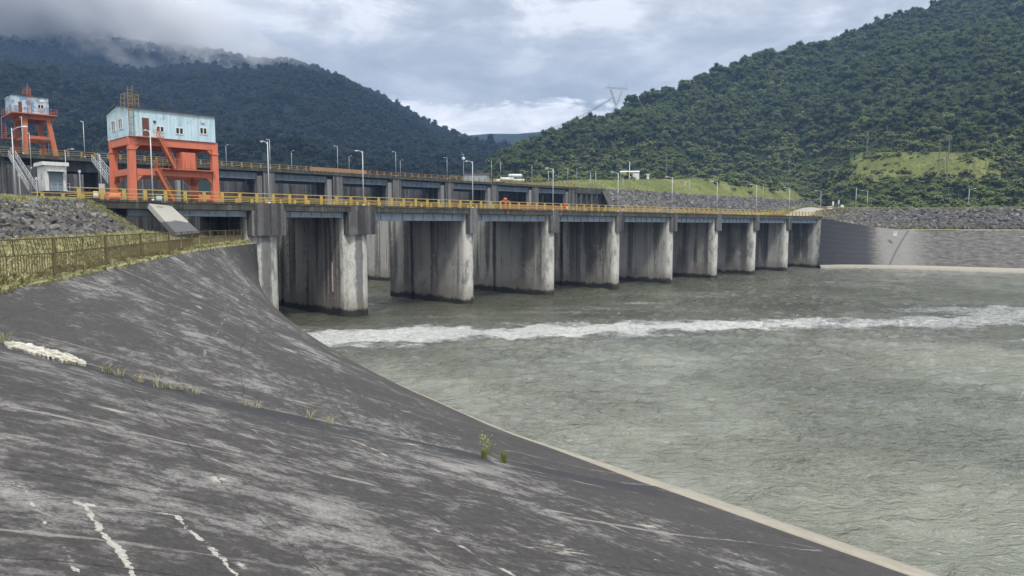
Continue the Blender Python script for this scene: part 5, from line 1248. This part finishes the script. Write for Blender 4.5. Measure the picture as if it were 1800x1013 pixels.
def cabinet(name, px, y0, y1, Z, w, m, lb, cat='cabinet'):
    p = atY(px, y0, Z); h = (y0-y1)*Z/1250; e = empty(name, (p[0], p[1], p[2]-.05), .4, lb, cat)
    MB().box(-w/2, w/2, -w*.3, w*.3, .1, h).build('body', m, e); MB().box(-w*.42, w*.42, -w*.3-.02, -w*.3-.003, .18, h-.1).build('door', m, e); MB().box(-w*.55, w*.55, -w*.36, w*.36, 0, .1).build('plinth', M['midcon'], e)
cabinet('white_box', 169, 346.5, 336, 82, .5, M['white'], 'small white box on the grass left of the lamp by the hoist building', 'box')
cabinet('electrical_cabinet', 280, 352, 344, 73.5, .5, mat('pale_blue_paint', (.40, .56, .62), .5), 'pale blue box behind the railing at the left end of the bridge')
cabinet('electrical_cabinet', 180, 343, 323, 97, .7, M['galv'], 'grey cabinet at the foot of the lamp between hut and hoist building')
for px_, y0, y1, Z, lb in [(36,346,306,100,'thin pole left of the steps on the bank'),(66,346,312,90,'thin pole with a small sign below the white hut'),(142,345,300,98,'thin dark pole under the overhang beside the hut')]:
    p = atY(px_, y0, Z); e = empty('marker_pole', (p[0], p[1], p[2]-.2), 0, lb, 'pole'); h = (y0-y1)*Z/1250+.2
    MB().tube([(0,0,0),(0,0,h)], .06, 6).build('pole', M['galv'], e); MB().box(-.18, .18, -.03, .03, h-.35, h).build('sign_plate', M['galv'], e)

# ------------------------------------------------------------------ iron fence on the crest of the near wall
fe = empty('iron_fence', (0, 0, 0), 0, 'weathered brown iron fence with bent slanting upper bars along the top of the concrete slope', 'fence')
fpx = [(112,490),(199,471),(258,458),(306,449),(345,441),(376,436.5),(402,433),(430,429)]
fpts = [onz(a, b-2, 10.05) for a, b in fpx]
q0 = fpts[0]; st_ = np.array([-15.3-.35, 21.4-.1, 10.05]); fpts = [np.array([-2.6, -.6, 10.05]), np.array([-6.9, 4.9, 10.05]), np.array([-11.2, 10.6, 10.05]), np.array([-14.8, 16.3, 10.05]), np.array([-16.3, 21.5, 10.05])] + fpts
fpts = [p+np.array([-.28, -.05, 0]) for p in fpts]
HF = 1.5
for k, p in enumerate(fpts):
    MB().box(p[0]-.045, p[0]+.045, p[1]-.045, p[1]+.045, 9.7, 10.05+HF+.02).build('post', M['rustfence'], fe)
rf = np.random.default_rng(3)
for k in range(len(fpts)-1):
    a, c = Vector(fpts[k]), Vector(fpts[k+1]); d = (c-a); Lp = d.length; b = MB(); U = d.normalized()
    for z, w in ((.16, .035), (.93, .04), (HF-.02, .045)):
        sg = rf.normal(0, .012); b.bar(a+Vector((0,0,z)), (a+c)/2+Vector((0,0,z+sg)), w); b.bar((a+c)/2+Vector((0,0,z+sg)), c+Vector((0,0,z)), w)
    n = int(Lp/.17)
    for q in range(1, n):
        if rf.random() < .03: continue
        p = a+d*(q/n); b.bar(p+Vector((0,0,.16)), p+U*rf.normal(0, .01)+Vector((0,0,.93)), .02)
    b.build('fence_panel', M['rustfence'], fe); b = MB()
    mid = (a+c)/2; b.bar(mid+Vector((0,0,.93)), mid+Vector((0,0,HF)), .03)
    n = int(Lp/.24)
    for q in range(n):
        if rf.random() < .22: continue
        p = a+d*((q+.3)/n); ln = rf.choice([1, 1, 1, .55]); up = Vector((0,0,HF-.02)) + p; dn = p+U*(.26+rf.normal(0,.03))*ln+Vector((0,0,HF-.02-.55*ln)); b.bar(up, dn, .018)
        if rf.random() < .12: m_ = (up+dn)/2; b.bar(m_, m_+U*.3, .014)
    b.build('slanting_bars', M['rustfence'], fe)

# ------------------------------------------------------------------ things beyond the dam: shed, tanks, building, antenna, signs, pylon
def bld(name, px0, px1, y0, y1, Z, depth, wm, rm, lb, cat, slope=.3):
    a = atY(px0, y0, Z); c = atY(px1, y0, Z); w = c[0]-a[0]; h = (y0-y1)*Z/1250
    e = empty(name, (a[0], a[1], a[2]-.4), -.12, lb, cat); MB().box(0, w, 0, depth, 0, h+.4-slope).build('wall', wm, e)
    MB().add([(-.3,-.4,h+.4-slope),(w+.3,-.4,h+.4-slope),(w+.3,depth/2,h+.4),(-.3,depth/2,h+.4),(w+.3,depth+.4,h+.4-slope),(-.3,depth+.4,h+.4-slope)], [(0,1,2,3),(3,2,4,5),(0,3,5),(1,4,2),(0,5,4,1)]).build('roof', rm, e)
    return e, w, h
e, w, h = bld('shed', 816, 856, 322, 305, 232, 6, M['shutter'], M['redroof'], 'long pale shed with a faded red roof behind the high dam deck', 'shed')
e, w, h = bld('white_building', 1091, 1123, 321, 300, 335, 8, M['white'], M['white'], 'plain white building half hidden by trees above the grassy mound', 'building', .8)
e, w, h = bld('shed', 1137, 1141, 320, 307, 345, 3, M['white'], M['white'], 'tiny white shed right of the white building', 'shed', .4)
Zt = 245; e = empty('storage_tanks', tuple(atY(868, 322, Zt)), 0, 'white horizontal tanks on a frame behind the high dam deck', 'tank'); k_ = Zt/1250
for x0_, x1_, y, r in ((27, 48, 12.5, 3.2), (12, 34, 6.5, 3.4), (0, 14, 4, 2.3), (30, 52, 4.5, 2.6)):
    b = MB().tube([(x0_*k_, 0, y*k_), (x1_*k_, 0, y*k_)], r*k_, 12); b.ellip((x0_*k_, 0, y*k_), (r*k_*.5, r*k_, r*k_)); b.ellip((x1_*k_, 0, y*k_), (r*k_*.5, r*k_, r*k_)); b.build('tank', M['tank'], e, smooth=True)
b = MB()
for x in (1, 12, 20, 30, 40, 50): b.bar((x*k_, -.5, -1), (x*k_, -.5, 10*k_), .15); b.bar((x*k_, .5, -1), (x*k_, .5, 10*k_), .15)
b.build('frame', M['steelgrey'], e)
p = atY(815, 322, 236); e = empty('dish_antenna', tuple(p), 0, 'small white dish on a thin mast above the high dam deck', 'antenna'); k_ = 236/1250
MB().tube([(0,0,-1),(0,0,50*k_)], .07, 6).build('mast', M['galv'], e); MB().ellip((.0,-.3,42*k_), (.55,.2,.5)).build('dish', M['white'], e, smooth=True); MB().bar((-.5,0,60*k_-1.2),(-.5,0,50*k_-.5),.06).bar((0,0,50*k_),(-.5,0,50*k_-.3),.06).build('aerial', M['galv'], e)
for px_, y0, y1, Z, m, lb, w in [(1464,368,354,215,M['white'],'red and white marker post at the road junction by the bridge end',.5),(1474,368,352,222,M['galv'],'slim pale sign post at the road junction',.5),(1480,368,360,222,M['white'],'low white cabinet beside the road junction sign',.9)]:
    p = atY(px_, y0, Z); h = (y0-y1)*Z/1250; e = empty('road_sign', (p[0], p[1], p[2]-.3), 0, lb, 'sign'); MB().tube([(0,0,-.5),(0,0,h+.3)], .07, 6).build('post', M['galv'], e); MB().box(-w/2, w/2, -.08, -.03, h-.9, h+.2).build('sign_panel', m, e)
p = atY(1463, 368, 214.6); e = empty('gate_barrier', (p[0], p[1], p[2]-.2), .2, 'low red and white barrier beside the bridge end', 'barrier'); MB().box(-1.6, 0, 0, .2, .3, 1.).build('board', M['white'], e); MB().box(-1.6, 0, -.01, -.003, .55, .8).build('stripe', M['red'], e); MB().box(-1.5, -1.4, .05, .15, -.2, .3).box(-.2, -.1, .05, .15, -.2, .3).build('leg', M['galv'], e)
# roadside guard rail on the right bank
gr = empty('guard_rail', (0,0,0), 0, 'long low pale guard rail along the near edge of the right bank road', 'guard rail')
pr = catmull(offs(CR, lambda s: np.interp(s, [0, .12, .3, 1], [4.5, 9, 14, 14]), lambda s: float(np.interp(s, [0, .1, .3, 1], [14.4, 15.4, 16.95, 16.95])), 9), 70)[22:]
b = MB()
for a, c in zip(pr[:-1], pr[1:]): b.bar(Vector(a)+Vector((0,0,.62)), Vector(c)+Vector((0,0,.62)), .08, .32)
b.build('rail', M['midcon'], gr)
for p in pr[::1]: MB().box(p[0]-.06, p[0]+.06, p[1]+.05, p[1]+.17, p[2]-.1, p[2]+.7).build('post', M['midcon'], gr)
# white block on the far wall crest
p = atY(1573, 415, 203); e = empty('concrete_block', (p[0], p[1], p[2]), -.3, 'white block on the edge of the far concrete wall', 'block'); MB().box(-.5, .5, -.35, .5, 0, 1.15).build('block', M['white'], e); MB().box(-.62, .62, -.45, .6, 1.15, 1.3).build('cap', M['white'], e)
# lattice pylon on the ridge
Zp = 640; base = atY(1083, 205, Zp); k_ = Zp/1250
py_ = empty('pylon', tuple(base), .35, 'grey lattice electricity pylon standing on the wooded ridge', 'pylon')
b = MB(); hN = 20*k_; top = 52*k_; wst = 3*k_
def lat(b, A, B, n, w=.22):
    for k in range(n):
        for i in range(4):
            p0_ = A[i].lerp(B[i], k/n); p1_ = A[(i+1) % 4].lerp(B[(i+1) % 4], (k+1)/n); q0_ = A[i].lerp(B[i], (k+1)/n); b.bar(p0_, p1_, w*.6); b.bar(q0_, p1_, w*.6)
    for i in range(4): b.bar(A[i], B[i], w)
sq = lambda w, z, x=0, wy=None: [Vector((x+sx*w, sy*(wy or w), z)) for sx, sy in ((-1,-1),(1,-1),(1,1),(-1,1))]
lat(b, sq(6*k_, -14), sq(2*k_, hN), 6); b.build('tower', M['galv'], py_); b = MB()
for s_ in (-1, 1): lat(b, sq(1.0*k_, hN, s_*1.*k_), sq(1.1*k_, top*.86, s_*11*k_, 1.*k_), 4)
b.build('fork', M['galv'], py_); b = MB()
lat(b, [Vector((-21*k_, sy*.5, top*.9+sz)) for sy, sz in ((-1,0),(1,0),(1,1),(-1,1))], [Vector((21*k_, sy*.5, top*.9+sz)) for sy, sz in ((-1,0),(1,0),(1,1),(-1,1))], 12, .16)
for s_ in (-1, 1): b.bar((s_*11*k_,0,top*.95), (s_*17*k_,0,top*1.08), .3); b.bar((s_*21*k_,0,top*.93), (s_*17*k_,0,top*1.08), .3)
b.build('crossarm', M['galv'], py_)
for j, (y_a, y_b) in enumerate(((194, 224), (198, 226))):
    a = Vector(atY(1076-j*3, 172+j*4, Zp)); c = Vector(atY(788, y_a+30, 1060)); pts_ = []
    for q in range(25): s_ = q/24; p = a.lerp(c, s_); p.z -= 4*26*s_*(1-s_); pts_.append(p)
    o = MB().tube(pts_, .17, 5).build('power_line', M['wire']); tag(o, ['upper', 'lower'][j]+' power line sagging from the pylon towards the left mountain', 'power line', 'power lines')

# ------------------------------------------------------------------ plants and debris on the concrete
def slab_pt(px, py):
    # point where the sight line meets the near slab (plane through the joint)
    return np.array(BV.ray_cast(Vector((0, 0, EYE)), Vector(ray(px, py)).normalized())[0])
def tuft(px, py, h, n, spread, m, lb, nm='grass_tuft', cat='grass tuft', grp='grass tufts in the slab joint', seed=1):
    p = slab_pt(px, py); me = tuft_mesh(seed, int(n*1.5), h, spread, m, .0045); o = bpy.data.objects.new(nm, me); col.objects.link(o); o.location = (p[0], p[1], p[2]-.02); return tag(o, lb, cat, grp)
tuft(851, 806, .5, 60, .22, M['bladegreen'], 'left of the two upright green grass tufts in the slab joint', seed=31)
tuft(886, 814, .56, 66, .22, M['bladegreen'], 'right of the two upright green grass tufts in the slab joint', seed=32)
def herb(px, py, h, lb, seed, m=None):
    r = np.random.default_rng(seed); p = slab_pt(px, py); e = empty('weed', (p[0], p[1], p[2]-.02), 0, lb, 'weed', 'weeds in the slab joint'); b = MB(); lf = MB()
    for _ in range(5):
        a = r.uniform(0, 6.28); tp = np.array([math.cos(a)*h*.35, math.sin(a)*h*.35, h*r.uniform(.7, 1)]); b.tube([(0,0,0), tp*.5+np.array([0,0,.04]), tp], .008, 4)
        for _ in range(16): c = tp*r.uniform(.5, 1.05)+r.normal(0, h*.08, 3); u = r.normal(size=3); u /= np.linalg.norm(u); v = np.cross(u, r.normal(size=3)); v /= np.linalg.norm(v); lf.add([c-u*.035, c+v*.02, c+u*.035, c-v*.02], [(0,1,2,3)])
    b.build('stem', M['bladegreen'], e); lf.build('leaves', m or mat('yellow_leaves', (.32, .34, .12), .8), e)
herb(862, 799, .75, 'pale yellow leafy weed between the two green tufts', 5)
for k, (px_, py_2, h, n, lb) in enumerate([(186,655,.32,30,'dry grass clump at the right end of the chalky patch'),(208,661,.28,26,'dry grass clump second right of the chalky patch'),(244,672,.3,24,'thin dry clump before the tall stalk in the joint'),
    (278,682,.5,18,'clump with one tall thin stalk in the joint'),(300,684,.2,24,'low dry clump just right of the tall stalk'),(322,688,.22,26,'low dry clump in the middle of the joint'),(345,692,.18,22,'short dry clump right of the middle of the joint'),
    (430,713,.2,22,'lone low clump on the joint below the pale streaks'),(450,717,.18,20,'small clump following the lone low one'),(545,738,.36,30,'left clump of the wide dry pair further down the joint'),(578,746,.34,30,'right clump of the wide dry pair further down the joint'),(120,640,.2,18,'small clump growing in the chalky patch'),(6,604,.4,22,'dry clump at the left edge above the chalky patch')]):
    tuft(px_, py_2, h, n, .3, M['blade'], lb, seed=50+k)
# weeds along the crest below the fence
crs = np.array([PW[int(u), 0]*(1-f)+PW[int(u), 1]*f for u, f in zip(rng.uniform(3, 106, 260), rng.uniform(-.4, .5, 260))])
grass('grass', crs, .15, .5, 'ragged weeds growing over the crest of the concrete under the fence')
# loose stones on the slab
st = [(262,704,.07,'small pale stone on the slope below the joint'),(322,716,.06,'flat pale stone chip right of the small pale stone'),(505,745,.09,'dark stone lump near the wide dry clumps'),(800,600,.0,'x')]
for px_, py_2, s_, lb in st[:3]:
    p = slab_pt(px_, py_2); o = bpy.data.objects.new('stone', rock_mesh(int(px_))); col.objects.link(o); o.location = (p[0], p[1], p[2]+s_*.2); o.scale = (s_, s_, s_); tag(o, lb, 'stone', 'loose stones on the slope')
# chalky raised lime patch lying in the joint
rj = np.random.default_rng(8); b = MB(); N_ = 60; tx = np.linspace(8, 152, N_); up_, dn_ = [], []
for k, x in enumerate(tx):
    yc_ = np.interp(x, [8, 40, 80, 120, 152], [607, 612, 623, 633, 641]); hw = 7.*math.sin(math.pi*(k+.5)/N_)**.35
    up_.append(slab_pt(x+rj.normal(0,.4), yc_-hw*(.75+.6*vnoise(np.array(k*.5), np.array(3.)))+rj.normal(0,.4))); dn_.append(slab_pt(x, yc_+hw*(.7+.6*vnoise(np.array(k*.6), np.array(9.)))+rj.normal(0,.4)))
vs = [v+np.array([0,0,.06]) for v in up_]+[v+np.array([0,0,.06]) for v in dn_]; vb = [v-np.array([0,0,.1]) for v in vs]
b.add(vs+vb, [(i, i+1, N_+i+1, N_+i) for i in range(N_-1)]+[(N_+i, N_+i+1, 3*N_+i+1, 3*N_+i) for i in range(N_-1)]+[(i+1, i, 2*N_+i, 2*N_+i+1) for i in range(N_-1)])
o = b.build('lime_crust', mat('lime', lambda t, b_: t.mix(t.step(t.noise(pos(t), 5, 7, .75), .38, .6), (.20, .19, .15), (.62, .60, .51)), .9)); tag(o, 'long cream coloured lime crust in the joint at the left edge', 'lime deposit')
